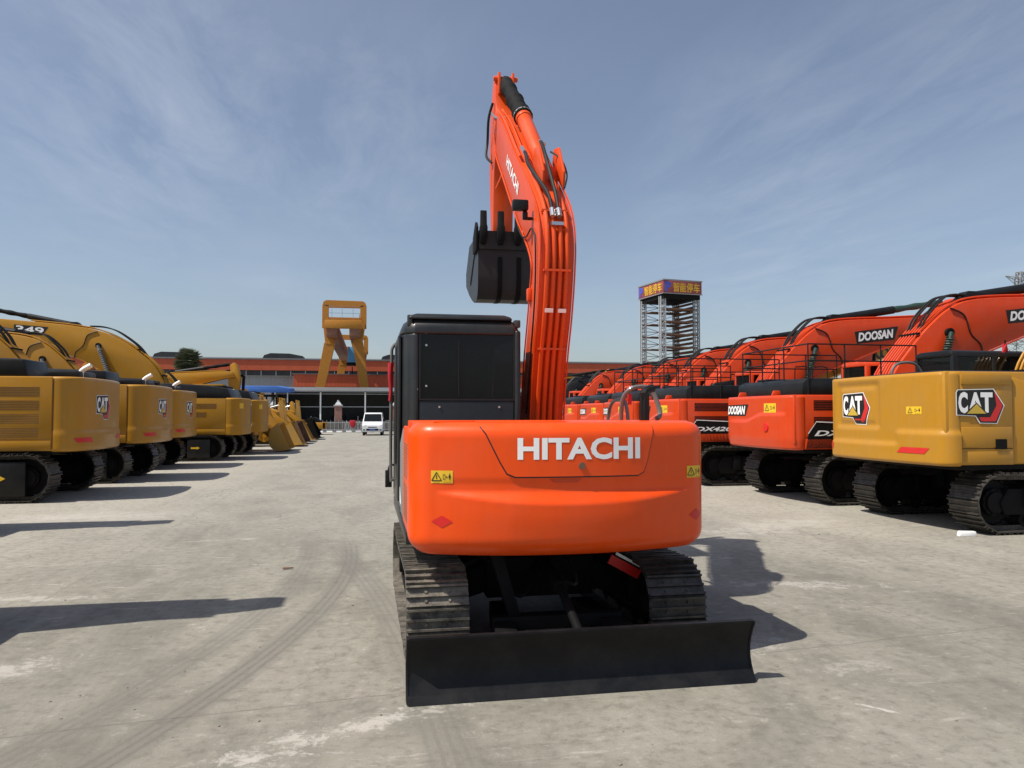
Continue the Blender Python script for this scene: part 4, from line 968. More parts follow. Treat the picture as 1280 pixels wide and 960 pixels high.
row_excavator('cat_old', (-10.15, 6.90, 0), RR, 'yellow excavator facing the lane outside the frame, nearest to the camera', GL, 'L', color='yellow_old')
row_excavator('cat_old', (-12.7, 44.5, 0), RR, 'yellow excavator facing the lane, boom folded above the left row', GL, 'L', color='yellow_old', bs=.86)

row_excavator('cat_near', (11.05, 11.45, 0), RR, 'nearest yellow excavator on the right, two bright emblems and red reflector', 'yellow excavator of the right row', 'R')
row_excavator('doo', (10.97, 15.25, 0), RR, 'red-orange excavator beside the near yellow one, black handrails on its hood', GR, 'R', rails=True, side_text='DX300LCA', plate=('DOOSAN', 3.68, 4.04, 1.36, .32, .10))
row_excavator('doo', (10.35, 19.5, 0), RR, 'red-orange excavator second from the front of the right row, name plate on raised boom', GR, 'R', rails=True, side_text='DX420LC-9C', plate=('DOOSAN', 3.45, 3.98, 1.36, .36, .12), wraps=True)
row_excavator('doo', (ROWX[0], 23.4, 0), RR, 'red-orange excavator third in the right row, railed hood below the parking tower', GR, 'R', rails=True, bs=.94)
row_excavator('doo', (ROWX[1], 27.4, 0), RR, 'red-orange excavator fourth in the right row, its boom crossing the tower foot', GR, 'R', bs=.93)
row_excavator('doo', (ROWX[2], 31.0, 0), RR, 'red-orange excavator fifth in the right row, seen behind the mirror of the near machine', GR, 'R', bs=.9)
row_excavator('doo', (ROWX[3], 34.9, 0), RR, 'red-orange excavator sixth in the right row, left of the mirror', GR, 'R', bs=.88)
row_excavator('doo', (ROWX[4], 38.9, 0), RR, 'red-orange excavator seventh in the right row, next to the black ones', GR, 'R', bs=.86)
row_excavator('doo', (10.3, 43.2, 0), RR, 'black excavator in the right row, dark boom just right of the orange boom', 'black excavators at the far end of the right row', 'R', color='black', bs=.82)
row_excavator('doo', (10.3, 47.2, 0), RR, 'farthest black excavator of the right row, mostly behind the orange boom', 'black excavators at the far end of the right row', 'R', color='black', bs=.82)
row_excavator('doo', (10.6, 52.0, 0), RR, 'yellow excavator at the far end of the right row, only its boom top showing', 'yellow excavators behind the right row', 'R', color='yellow_old', bs=.95)
row_excavator('cat_old', (13.3, 24.3, 0), RR, 'yellow excavator behind the right row, dark lettering on its boom seen under the orange ones', 'yellow excavators behind the right row', 'R', color='yellow_old', plate=('KOMATSU', 4.82, 3.98, 2.1, .44, .14), bs=.96)
def red_flag():
    t = thing('flag', 'small red cloth flag tied above the near yellow excavator cab', 'flag', (11.2, 12.0, 2.1))
    part('pole', 'dark', t, None, lambda b: b.cyl((0, 0, 0), (0, 0, 1.02), .014, n=8))
    part('cloth', 'cloth_red', t, None, lambda b: (b.rings([[(-.04 - d * .5, -.02, z), (.02 + d, -.015, z), (.02 + d, .02, z), (-.04 - d * .5, .02, z)] for d, z in ((0, .96), (.02, .85), (.05, .7), (.05, .55), (.07, .35), (.06, .28))]),
        b.rings([[(-.02 - d, -.05, z), (.0 - d * .6, -.05, z), (.0 - d * .6, -.02, z), (-.02 - d, -.02, z)] for d, z in ((0, .94), (.08, .8), (.16, .66), (.2, .56))])))
red_flag()

# ------------------------------------------------------------------ dozer-type loader, wheel loaders, roller, van
def wheel(b, x, y, r, w, n=28):
    prof = [(.55, .5), (.9, .5), (1, .38), (1, -.38), (.9, -.5), (.55, -.5)]
    b.rings([[(x + p[1] * w, y + r * p[0] * math.cos(2 * PI * k / n), r + r * p[0] * math.sin(2 * PI * k / n)) for k in range(n)] for p in prof], cap=False)
    for k in range(24):
        a = 2 * PI * k / 24; m = Matrix.Translation((x, y, r)) @ Matrix.Rotation(a, 4, 'X'); b.box((0, 0, r * 1.0), (w * .95, r * .08, r * .05), mat=m)
def rim(b, x, y, r, w): b.cyl((x - w * .42, y, r), (x + w * .42, y, r), r * .56, n=24); b.cyl((x - w * .5, y, r), (x + w * .5, y, r), r * .22, n=14)
def wheel_loader(loc, rz, label, lift=0.0, mat='yellow_old', bmat='dusty_yellow'):
    g = 'wheel loaders at the far end of the left row'
    t = thing('wheel_loader', label, 'wheel loader', loc, rz, g)
    k = 'wl' + mat
    part('rear_frame', mat, t, k + 'rf', lambda b: (b.prism([(-4.6, .9), (-4.6, 2.0), (-4.3, 2.25), (-2.4, 2.35), (-2.4, .8), (-4.0, .7)], -.9, .9), b.bb(-1.0, 1.0, -4.75, -4.5, .7, 1.5)), bevel=.05)
    cb = part('cab', mat, t, k + 'cb', lambda b: (b.bb(-.8, .8, -2.4, -1.0, 1.2, 1.9), b.bb(-.9, .9, -2.55, -.85, 3.25, 3.38), [b.bb(x - .04, x + .04, y - .04, y + .04, 1.9, 3.26) for x in (-.76, .76) for y in (-2.35, -1.05)]), bevel=.02)
    part('window', 'glass', cb, k + 'win', lambda b: (b.bb(-.77, .77, -1.03, -1.02, 1.9, 3.25), b.bb(-.77, -.76, -2.3, -1.1, 1.9, 3.25), b.bb(.76, .77, -2.3, -1.1, 1.9, 3.25)))
    part('exhaust_pipe', 'dark', t, k + 'ex', lambda b: b.cyl((.3, -3.2, 2.3), (.3, -3.2, 3.1), .06, n=10))
    part('front_frame', mat, t, k + 'ff', lambda b: (b.bb(-.45, .45, -1.0, 1.1, .6, 1.3), b.prism([(.0, .8), (.9, .8), (.7, 2.1), (.3, 2.2)], -.5, -.38), b.prism([(.0, .8), (.9, .8), (.7, 2.1), (.3, 2.2)], .38, .5)), bevel=.03)
    for x in (-.95, .95):
        for y in (-3.4, .15):
            w = part('wheel', 'hose', t, k + 'w%s%s' % (x, y), lambda b: wheel(b, x, y, .75, .5)); part('rim', mat, w, k + 'r%s%s' % (x, y), lambda b: rim(b, x, y, .75, .5))
            if y > 0 or True: part('mudguard', mat if y > 0 else 'dark', t, k + 'm%s%s' % (x, y), lambda b: b.prism(strip([(y + .86 * math.cos(q), .75 + .86 * math.sin(q)) for q in [PI * (.15 + .07 * i) for i in range(11)]], .03), x - .28, x + .28))
    s = lift
    for x in (-.6, .6):
        part('lift_arm', mat, t, k + 'la%s%s' % (x, s), lambda b: b.prism([(.3, 2.0), (.7, 2.15), (1.6, 1.7 + s), (2.35, .7 + s), (2.45, .35 + s), (2.2, .3 + s), (2.0, .75 + s), (1.3, 1.35 + s), (.5, 1.7)], x - .07, x + .07), bevel=.02)
        part('lift_cylinder', 'chrome', t, k + 'lc%s%s' % (x, s), lambda b: (b.cyl((x * .8, .3, .9), (x * .8, 1.2, 1.3 + s * .6), .06, n=12)))
    part('bell_crank', mat, t, k + 'bc%s' % s, lambda b: b.prism([(1.15, 1.6 + s), (1.15, 2.5 + s), (1.25, 2.62 + s), (1.42, 2.55 + s), (1.62, 1.8 + s), (1.9, 1.0 + s), (1.74, .9 + s)], -.14, .14), bevel=.02)
    part('tilt_cylinder', 'chrome', t, k + 'tc%s' % s, lambda b: b.cyl((0, .4, 2.1), (0, 1.5, 2.4 + s), .07, n=12))
    def bk(b):
        o_ = smooth2d([(3.35, .12 + s), (2.5, .08 + s), (2.22, .35 + s), (2.25, .9 + s), (2.7, 1.35 + s)], 4); i_ = [(y + .03, z + .035) for y, z in o_[::-1]]
        b.prism(o_ + i_, -1.35, 1.35); b.prism(o_, -1.37, -1.33); b.prism(o_, 1.33, 1.37)
        for i in range(8): x = -1.25 + i * .357; b.bb(x - .04, x + .04, 3.3, 3.5, .10 + s, .15 + s)
    part('bucket', bmat, t, k + 'bk%s%s' % (s, bmat), bk, ang=25)
def crawler_loader(loc, rz, label, bm_='dusty_yellow'):
    t = thing('crawler_loader', label, 'crawler loader', loc, rz, 'crawler loaders in the left row', 1.08)
    for x in (-.95, .95):
        tr = part('track', 'track', t, 'clt', lambda b: make_track(b, 3.3, .95, .45, 34)); tr.location = (x, -1.0, 0)
        part('sprocket', 'yellow_old', tr, 'cls', lambda b: make_sprocket(b, .40, .2)).location = (0, -1.17, .475)
        part('idler', 'yellow_old', tr, 'cli', lambda b: make_idler(b, .38, .25)).location = (0, 1.17, .475)
        part('track_frame', 'yellow_old', tr, 'clf', lambda b: b.bb(-.16, .16, -1.0, 1.0, .28, .68), bevel=.03)
    part('body', 'yellow_old', t, None, lambda b: (b.prism([(-2.5, .7), (-2.5, 1.9), (-1.6, 2.0), (.5, 1.9), (.75, 1.75), (.75, .7)], -.65, .65), b.bb(-1.2, 1.2, -1.6, .0, .98, 1.15)), bevel=.05)
    cb = part('cab', 'dark', t, None, lambda b: (b.bb(-.85, .85, -1.9, -.4, 2.75, 2.88), [b.bb(x - .05, x + .05, y - .05, y + .05, 1.1, 2.76) for x in (-.75, .75) for y in (-1.8, -.5)]), bevel=.02)
    part('exhaust_pipe', 'dark', t, None, lambda b: b.cyl((.2, .1, 1.9), (.2, .1, 2.7), .05, n=10))
    part('roof_guard', 'yellow_old', cb, None, lambda b: (b.bb(-.9, .9, -1.95, -1.8, 2.6, 2.95), b.bb(-.9, -.8, -.5, -.4, 1.1, 2.8)))
    part('mast', 'dusty_yellow', t, None, lambda b: (b.prism([(.9, 1.0), (1.15, 1.0), (1.0, 2.5), (.8, 2.55)], -.5, -.32), b.prism([(.9, 1.0), (1.15, 1.0), (1.0, 2.5), (.8, 2.55)], .32, .5), b.cyl((-.5, .9, 2.45), (.5, .9, 2.45), .06)))
    for x in (-.8, .8):
        part('lift_arm', 'yellow_old', t, None, lambda b: b.prism([(.2, 1.7), (.5, 1.8), (1.5, 1.0), (1.9, .45), (1.7, .35), (1.2, .8)], x - .06, x + .06), bevel=.02)
    def bk(b):
        o_ = smooth2d([(2.35, .10), (1.8, .05), (1.5, .3), (1.5, .9), (1.85, 1.25)], 4); i_ = [(y + .03, z + .03) for y, z in o_[::-1]]
        b.prism(o_ + i_, -1.2, 1.2); b.prism(o_, -1.22, -1.18); b.prism(o_, 1.18, 1.22)
    part('bucket', bm_, t, None, bk, ang=25)
def roller(loc, rz):
    t = thing('road_roller', 'yellow road roller beyond the wheel loaders, smooth drum toward the lane', 'road roller', loc, rz)
    part('drum', 'dark', t, None, lambda b: b.cyl((-1.05, 1.6, .75), (1.05, 1.6, .75), .75, n=36))
    part('drum_frame', 'yellow_old', t, None, lambda b: ([b.bb(sg * 1.06, sg * 1.2, .5, 2.7, .5, 1.05) for sg in (-1, 1)], b.bb(-1.2, 1.2, 2.45, 2.7, .5, 1.05), b.bb(-1.2, 1.2, .4, .7, .5, 1.1)), bevel=.04)
    part('body', 'yellow_old', t, None, lambda b: b.prism([(-2.8, .8), (-2.8, 1.6), (-1.0, 1.9), (-.6, 1.2), (.5, 1.0), (.5, .7)], -.8, .8), bevel=.05)
    part('canopy', 'dark', t, None, lambda b: (b.bb(-.8, .8, -1.4, .3, 2.6, 2.7), [b.bb(x - .03, x + .03, y - .03, y + .03, 1.1, 2.6) for x in (-.75, .75) for y in (-1.3, .2)]))
    for x in (-.85, .85):
        w = part('wheel', 'hose', t, 'rw%s' % x, lambda b: wheel(b, x, -1.9, .75, .5)); part('rim', 'yellow_old', w, 'rr%s' % x, lambda b: rim(b, x, -1.9, .75, .5))
crawler_loader((-6.35, 39.0, 0), RR, 'yellow crawler loader with dusty yellow bucket, just past the yellow excavators')
wheel_loader((-7.1, 44.4, 0), RR + .05, 'yellow wheel loader first past the crawler loader, bucket on the ground')
crawler_loader((-6.3, 48.0, 0), RR - .04, 'yellow crawler loader with rust-brown bucket, between two wheel loaders', 'rustbrown')
wheel_loader((-7.1, 51.6, 0), RR + .03, 'dusty yellow wheel loader between the two farther crawler loaders', 0.02, 'dusty_yellow')
crawler_loader((-6.1, 55.6, 0), RR + .03, 'yellow crawler loader with dark bucket, farthest of the three', 'dark')
wheel_loader((-7.2, 59.8, 0), RR - .05, 'yellow wheel loader farthest from the camera, next to the road roller', .1, 'yellow_old', 'dark')
roller((-6.6, 68.5, 0), RR)

def van(loc, rz):
    t = thing('van', 'small white passenger van with headlights facing the camera at the end of the lane', 'van', loc, rz)
    prof = smooth2d([(-2.0, .35), (-2.02, 1.2), (-1.9, 1.75), (-1.6, 1.88), (.3, 1.88), (.75, 1.78), (1.45, 1.12), (1.9, .95), (2.0, .7), (1.98, .35)], 3)
    def body(b):
        rs = []
        for x, sy in ((-.82, .94), (-.80, .975), (-.74, 1.), (0, 1.), (.74, 1.), (.80, .975), (.82, .94)):
            rs.append([(x * (1 - .13 * sstep(1.05, 1.88, z)), y * (sy * .02 + .98), .35 + (z - .35) * (sy * .3 + .7)) for y, z in prof])
        b.rings(rs)
    part('body', 'vanwhite', t, None, body, ang=40)
    part('windscreen', 'glassdark', t, None, lambda b: b.rings([[(-.66, .815, 1.76), (.66, .815, 1.76), (.72, 1.42, 1.18), (-.72, 1.42, 1.18)], [(-.66, .835, 1.77), (.66, .835, 1.77), (.72, 1.44, 1.19), (-.72, 1.44, 1.19)]]))
    for sg in (-1, 1):
        part('side_window', 'glassdark', t, None, lambda b: b.rings([[(sg * .775, -1.6, 1.15), (sg * .775, 1.1, 1.15), (sg * .72, .6, 1.68), (sg * .72, -1.6, 1.68)], [(sg * .80, -1.6, 1.15), (sg * .80, 1.1, 1.15), (sg * .735, .6, 1.68), (sg * .735, -1.6, 1.68)]]))
        part('headlight', 'white', t, None, lambda b: b.bb(sg * .50, sg * .76, 1.90, 2.0, .72, .90), bevel=.03)
        part('mirror', 'dark', t, None, lambda b: b.bb(sg * .84, sg * 1.0, .95, 1.08, 1.15, 1.35), bevel=.02)
        part('fog_lamp', 'dark', t, None, lambda b: b.bb(sg * .58, sg * .74, 1.95, 2.01, .42, .52))
        for y in (-1.3, 1.3):
            w = part('wheel', 'hose', t, None, lambda b: b.cyl((sg * .62, y, .30), (sg * .81, y, .30), .30, n=24)); part('rim', 'galv', w, None, lambda b: b.cyl((sg * .8, y, .30), (sg * .825, y, .30), .18, n=18))
    part('grille', 'dark', t, None, lambda b: (b.bb(-.36, .36, 1.95, 2.01, .66, .72), b.bb(-.5, .5, 1.93, 2.005, .40, .56)))
    part('bumper', 'vanwhite', t, None, lambda b: b.bb(-.78, .78, 1.85, 2.0, .30, .62), bevel=.04)
    part('number_plate', 'blue', t, None, lambda b: b.bb(-.22, .22, 2.005, 2.02, .44, .54))
van((.13, 66.2, 0), PI - .05)

# ------------------------------------------------------------------ setting
def sheet(name, x0, x1, y0, y1, z, mat, n=1):
    b = B(); V = [b.bm.verts.new(p) for p in ((x0, y0, z), (x1, y0, z), (x1, y1, z), (x0, y1, z))]; b.bm.faces.new(V)
    me = b.mesh(name, smooth=False); me.materials.append(M[mat]); o = bpy.data.objects.new(name, me); COL.objects.link(o); o['kind'] = 'structure'; return o
sheet('ground', -900, 900, -300, 1500, 0, 'ground')

def factory():
    t = thing('factory_building', 'long grey factory hall with orange fascia band across the background', 'building', (0, 168, 0))
    part('wall', 'fac_grey', t, None, lambda b: b.bb(-130, 90, 0, 30, 0, 10.9))
    part('fascia_band', 'fac_orange', t, None, lambda b: b.bb(-130.3, 90.3, -.4, .0, 10.9, 13.35))
    part('roof', 'fac_roof', t, None, lambda b: (b.prism([(-.6, 13.35), (15, 14.6), (30.3, 13.35), (30.3, 13.1), (-.6, 13.1)], -130.5, 90.5)))
    part('window_strip', 'fac_dark', t, None, lambda b: b.bb(-129, 89, -.06, .0, 7.9, 10.85))
    part('mullion', 'galv', t, None, lambda b: [b.bb(-128 + i * 3., -127.86 + i * 3., -.12, -.065, 7.95, 10.8) for i in range(72)])
    part('window_rail', 'midgrey', t, None, lambda b: (b.bb(-129, 89, -.2, -.125, 9.3, 9.42), b.bb(-129, 89, -.3, -.065, 7.7, 7.88)))
    for x in (-41, -19, 6.0, -62):
        part('roof_vent', 'fac_dark', t, None, lambda b: b.prism([(x - 4.2, 13.5), (x - 3.8, 14.3), (x - 2.5, 14.75), (x + 1.5, 14.7), (x + 4.2, 14.2), (x + 4.6, 13.5)], 3, 9, 'y'))
factory()
def front_hall():
    t = thing('workshop_building', 'low workshop with orange corrugated front, behind the open shed', 'building', (0, 112, 0))
    part('wall', 'fac_orange', t, None, lambda b: b.bb(-10.9, 62, 0, 28, 5.6, 7.35))
    part('lower_wall', 'fac_dark', t, None, lambda b: b.bb(-10.8, 61.9, .1, 27.9, 0, 5.6))
    part('roof_trim', 'fac_roof', t, None, lambda b: b.bb(-11.1, 62.2, -.2, 28.2, 7.35, 7.45))
front_hall()
def side_hall():
    t = thing('warehouse_building', 'pale grey corrugated wall left of the orange workshop', 'building', (0, 118, 0))
    part('wall', 'fac_grey', t, None, lambda b: b.bb(-62, -11.45, 0, 22, 0, 7.25))
    part('roof_trim', 'fac_roof', t, None, lambda b: b.bb(-62.2, -11.3, -.3, 22.2, 7.25, 7.4))
side_hall()
def shed():
    t = thing('open_shed', 'long open-fronted shed with grey metal roof and thin white posts behind the fence', 'shed', (0, 92, 0))
    part('roof', 'fac_roof', t, None, lambda b: b.prism([(-.5, 4.45), (8.3, 5.15), (8.3, 5.05), (-.5, 4.28)], -11.5, 45))
    part('back_wall', 'fac_dark', t, None, lambda b: b.bb(-11.4, 45, 8.0, 8.2, 0, 5.0))
    part('side_wall', 'fac_dark', t, None, lambda b: b.bb(-11.4, -11.2, 0, 8, 0, 4.4))
    part('floor_clutter', 'dark', t, None, lambda b: [b.bb(x, x + random.uniform(.8, 2), 3, 5, 0, random.uniform(.5, 1.6)) for x in [-10 + i * 2.6 for i in range(20)]], bevel=.05)
    for x in (-11.0, -5.9, -.8, 4.3, 9.4, 14.5): part('post', 'white', t, 'shp%s' % x, lambda b: b.bb(x - .08, x + .08, -.1, .08, 0, 4.3))
    part('rail', 'galv', t, None, lambda b: (b.bb(-11, 45, -.05, .0, 2.55, 2.62), b.bb(-11, 45, -.05, .0, 4.05, 4.12)))
shed()
def blue_canopy():
    t = thing('canopy', 'blue sheet canopy roof over the left end of the open shed', 'canopy', (0, 88, 0))
    part('roof', 'blue', t, None, lambda b: b.rings([[(-16 + i * .3, -2, z), (-8.6 - i, -2, z), (-8.6 - i, 3, z + .2), (-16 + i * .3, 3, z + .2)] for i, z in ((0, 4.05), (.2, 4.5), (1.6, 4.75))]), bevel=.05)
    for x in (-15.7, -12.3, -9.0): part('post', 'galv', t, 'bcp%s' % x, lambda b: b.bb(x - .06, x + .06, -1.9, -1.78, 0, 4.05))
blue_canopy()
for i, (px, lb) in enumerate(((-3.35, 'left of the white van'), (2.35, 'right of the white van'), (-9.6, 'behind the road roller'))):
    t = thing('gate_pillar', 'square red brick pillar with pale cap, ' + lb, 'pillar', (px, 79.5, 0), 0, 'brick pillars of the end fence')
    part('shaft', 'brick', t, 'pils', lambda b: b.bb(-.36, .36, -.36, .36, 0, 2.55))
    part('cap', 'galv', t, 'pilc', lambda b: (b.bb(-.44, .44, -.44, .44, 2.55, 2.68), b.rings([[(-q, -q, z), (q, -q, z), (q, q, z), (-q, q, z)] for q, z in ((.34, 2.68), (.2, 2.9), (.12, 3.0))]), b.cyl((0, 0, 3.0), (0, 0, 3.16), .10, n=12)))
def end_fence():
    t = thing('fence', 'low pale fence with upright rails at the end of the lane', 'fence', (0, 78.6, 0))
    part('panel', 'film', t, None, lambda b: b.prism([(-10.5, 0), (13, 0), (13, 1.5), (-1.5, 1.05), (-6, .95), (-10.5, .9)], .12, .2, 'y'))
    part('rail', 'galv', t, None, lambda b: (b.bb(-10.5, 13, -.02, .02, .88, .93), b.bb(-10.5, 13, -.02, .02, .2, .25), [b.bb(-10.5 + i * .38 - .015, -10.5 + i * .38 + .015, -.018, .018, 0, 1.15 if i % 6 else 1.55) for i in range(62)]))
    b2 = thing('road_barrier', 'long low white barrier lying on the ground before the end fence', 'barrier', (-2.3, 75.5, 0))
    part('beam', 'white', b2, None, lambda b: b.bb(-3.2, 2.6, -.1, .1, .0, .16), bevel=.02)
    part('stripe', 'midgrey', b2, None, lambda b: [b.bb(-3.2 + i * .9, -2.85 + i * .9, -.104, -.1, .0, .16) for i in range(7)])
    c = thing('folding_barricade', 'folding scissor barricade with a red cloth over it near the white van', 'barricade', (-1.5, 76.6, 0))
    part('lattice', 'galv', c, None, lambda b: [b.cyl((-1.2 + i * .3, 0, .05 if (i + s_) % 2 else 1.1), (-.9 + i * .3, 0, 1.1 if (i + s_) % 2 else .05), .018, n=5) for i in range(8) for s_ in (0, 1)])
    part('cloth', 'cloth_red', c, None, lambda b: b.rings([[(-.6 - d, -.08, z), (-.1 + d * .6, -.08, z), (-.1 + d * .6, .05, z), (-.6 - d, .05, z)] for d, z in ((0, 1.15), (.08, .9), (-.05, .6), (-.15, .45))]), bevel=.03)
end_fence()

def gantry():
    X = lambda px: (px - 425) * .1067 - 3.75
    Z = lambda py: 1.8 + (517 - py) * .1067
    t = thing('gantry_crane', 'tall yellow gantry crane with splayed legs rising over the workshop roof', 'gantry crane', (-3.75, 106, 0))
    def frame(b, y, w=.9):
        h = lambda a: (a[0], y, a[1])
        # splayed legs
        def slab(x0, z0, x1, z1, w0, w1): b.rings([[(x + sx * ww, y + sy * .5, z) for sx, sy in ((-1, -1), (1, -1), (1, 1), (-1, 1))] for x, z, ww in ((x0, z0, w0), (x1, z1, w1))])
        slab(-1.9, 11.3, -4.0, .6, .72, .5); slab(1.8, 11.3, 3.4, .6, .72, .48)
        slab(-2.35, 13.9, -1.9, 11.3, .45, .6); slab(2.35, 13.9, 1.8, 11.3, .45, .6)
        b.bb(-2.4, -1.4, y - .55, y + .55, 11.1, 11.35); b.bb(1.3, 2.3, y - .55, y + .55, 11.1, 11.35)
        b.bb(-5.0, -3.3, y - .8, y + .8, .0, .6); b.bb(2.7, 4.4, y - .8, y + .8, 0, .6)
        b.bb(-2.3, 2.3, y - .4, y + .4, 13.9, 14.75)
    def portal(b, y):
        for x in (-2.5, 2.5): b.bb(x - .42, x + .42, y - .38, y + .38, 13.3, 16.4)
        b.prism([(-2.89, 16.4), (-2.75, 16.85), (-2.4, 17.05), (2.4, 17.0), (2.75, 16.8), (2.89, 16.4), (2.0, 16.1), (-2.0, 16.1)], y - .38, y + .38, 'y')
    part('near_portal', 'crane', t, None, lambda b: (frame(b, 0), portal(b, 0)), bevel=.02, smooth=False)
    part('far_portal', 'crane', t, None, lambda b: (frame(b, 46), portal(b, 46)), bevel=.02, smooth=False)
    for x in (-1.5, 1.45):
        part('girder', 'crane_brown', t, 'gird%s' % x, lambda b: b.bb(x - .7, x + .7, -3.5, 50, 11.9, 13.6), bevel=.03)
        part('girder_top_walkway', 'crane', t, 'walk%s' % x, lambda b: (b.bb(x - .7, x + .7, -3.5, 50, 13.6, 13.75), [b.bb(x * 1.4 - .03, x * 1.4 + .03, y, y + .06, 13.75, 14.8) for y in range(-3, 50, 3)], b.bb(x * 1.4 - .03, x * 1.4 + .03, -3.5, 50, 14.75, 14.82)))
    part('end_platform', 'crane', t, None, lambda b: b.bb(-2.4, 2.4, -3.6, -3.2, 12.9, 14.0), bevel=.05)
    part('mesh_railing', 'midgrey', t, None, lambda b: (b.bb(-2.3, 2.3, -3.5, -3.46, 14.9, 14.94), b.bb(-2.3, 2.3, -3.5, -3.46, 15.8, 15.84), [b.bb(x, x + .04, -3.5, -3.46, 14.0, 16.0) for x in (-1.5, -.2, 1.2)]))
    part('trolley', 'lightblue', t, None, lambda b: b.bb(.0, 1.3, 15, 18, 9.7, 12.1), bevel=.08)
    part('trolley_base', 'dark', t, None, lambda b: b.bb(-.2, 1.5, 15.2, 17.6, 9.3, 9.7))
    part('hook_block', 'dark', t, None, lambda b: (b.cyl((.7, 15, 9), (.7, 15, 6.6), .08), b.bb(.3, 1.1, 14.7, 15.3, 6.6, 7.2), b.tube([(.7, 15, 6.6), (.7, 15, 6.1), (.95, 15, 5.8), (.7, 15, 5.6), (.45, 15, 5.8)], .09)))
gantry()

def parking_tower():
    t = thing('parking_tower', 'tall steel frame car parking tower with a red and yellow sign box on top', 'tower', (41.6, 103.5, 0), math.radians(9))
    hw, hd = 2.7, 2.7
    for sx in (-1, 1):
        for sy in (-1, 1):
            def col(b):
                x, y = sx * hw, sy * hd
                for dx in (-.35, .35):
                    for dy in (-.22, .22): b.bb(x + dx - .07, x + dx + .07, y + dy - .07, y + dy + .07, 0, 18.0)
                z = .3; k = 0
                while z < 17.4:
                    b.bb(x - .35, x + .35, y - .25, y - .21, z, z + .12); b.bb(x - .35, x + .35, y + .21, y + .25, z, z + .12)
                    d = .55; s_ = 1 if k % 2 else -1
                    b.cyl((x - .35 * s_, y - .24, z), (x + .35 * s_, y - .24, z + d), .045, n=5)
                    z += d; k += 1
            part('column', 'galv' if sx < 0 else 'midgrey', t, None, col, smooth=False)
    for i in range(9):
        z = 2.0 + i * 1.78
        def fl(b):
            b.bb(-hw - .2, hw + .2, -hd - .1, -hd + .2, z, z + .22); b.bb(-hw - .2, hw + .2, hd - .2, hd + .1, z, z + .22)
            b.bb(-hw + .3, hw - .3, -hd + .2, -hd + 1.9, z + .04, z + .10); b.bb(-hw + .3, hw - .3, hd - 1.9, hd - .2, z + .04, z + .10)
        part('pallet', 'rustbrown', t, None, fl)
        part('bracing', 'midgrey', t, None, lambda b: (b.bb(-hw, hw, hd, hd + .08, z + .9, z + .98), [b.cyl((sg * hw, hd + .05, z + .2), (0, hd + .05, z + .95), .04, n=5) for sg in (-1, 1)], [b.cyl((sg * hw, hd + .05, z + 1.7), (0, hd + .05, z + .95), .04, n=5) for sg in (-1, 1)],
            b.cyl((0, hd + .1, z + .95), (0, hd - .05, z + .95), .16, n=10)))
    part('chain_drive', 'rustbrown', t, None, lambda b: [b.bb(hw - .55 + .1 * (i % 3), hw - .3 + .15 * (i % 2), -hd + .3, hd - .3, 1 + i * .62, 1.35 + i * .62) for i in range(27)], bevel=.02)
    sb = part('sign_box', 'signred', t, None, lambda b: b.bb(-3.05, 3.05, -3.6, 3.4, 18.35, 20.2), bevel=.03)
    part('sign_underside', 'dark', t, None, lambda b: b.bb(-2.9, 2.9, -3.4, 3.2, 17.7, 18.33))
    part('sign_frame', 'midgrey', t, None, lambda b: (b.bb(-3.12, 3.12, -3.68, -3.58, 20.1, 20.28), b.bb(-3.12, 3.12, -3.68, -3.58, 18.28, 18.40), b.bb(-3.12, -3.04, -3.6, 3.4, 20.1, 20.28), b.bb(-3.12, -3.04, -3.6, 3.4, 18.28, 18.40)))
    S1 = flat((0, -3.61, 19.25), (1, 0, 0), (0, 0, 1), (0, -1, 0)); S2 = flat((-3.06, -.1, 19.25), (0, -1, 0), (0, 0, 1), (-1, 0, 0))
    for S, w in ((S1, 3.0), (S2, 3.45)):
        layered('lettering', [([('text', 'P', -w * .93, -w * .62, -.66, .70, .05, 0)], 'signblue', .03, .03), ([('text', c, -w * .50 + i * w * .36, -w * .50 + i * w * .36 + w * .32, -.66, .66, .014, 0) for i, c in enumerate('智能停车')], 'signyellow', .03, .03)], S, sb)
parking_tower()

def pylon():
    t = thing('power_pylon', 'grey lattice power pylon at the right edge behind the excavators', 'pylon', (142.3, 148, -4.6), .3)
    def leg(b):
        def w(z): return 4.2 * (1 - z / 30) + 1.25 if z < 30 else 1.25 * (1 - (z - 30) / 14)
        zs = [0, 4, 8, 12, 16, 19, 22, 25, 28, 30, 32, 34, 36, 38]
        P = lambda z, i: Vector((w(z) * (1 if i in (0, 1) else -1), w(z) * (1 if i in (0, 3) else -1), z))
        for a, c in zip(zs, zs[1:]):
            for i in range(4):
                b.cyl(P(a, i), P(c, i), .13, n=4); b.cyl(P(a, i), P(c, (i + 1) % 4), .07, n=4); b.cyl(P(a, (i + 1) % 4), P(c, i), .07, n=4); b.cyl(P(c, i), P(c, (i + 1) % 4), .07, n=4)
    part('mast', 'midgrey', t, None, leg, smooth=False)
    for z, l in ((36.5, 5.5), (33, 4.6), (22.5, 5.2)):
        for sg in (-1, 1):
            part('crossarm', 'midgrey', t, None, lambda b: (b.cyl((sg * .8, -.8, z), (sg * l, 0, z + .2), .10, n=4), b.cyl((sg * .8, .8, z), (sg * l, 0, z + .2), .10, n=4), b.cyl((sg * .8, 0, z - 1.8), (sg * l, 0, z + .2), .10, n=4), [b.cyl((sg * l * f, 0, z), (sg * l * (f - .15), 0, z - 1.5 * (1 - f)), .06, n=4) for f in (.4, .6, .8)]), smooth=False)
pylon()

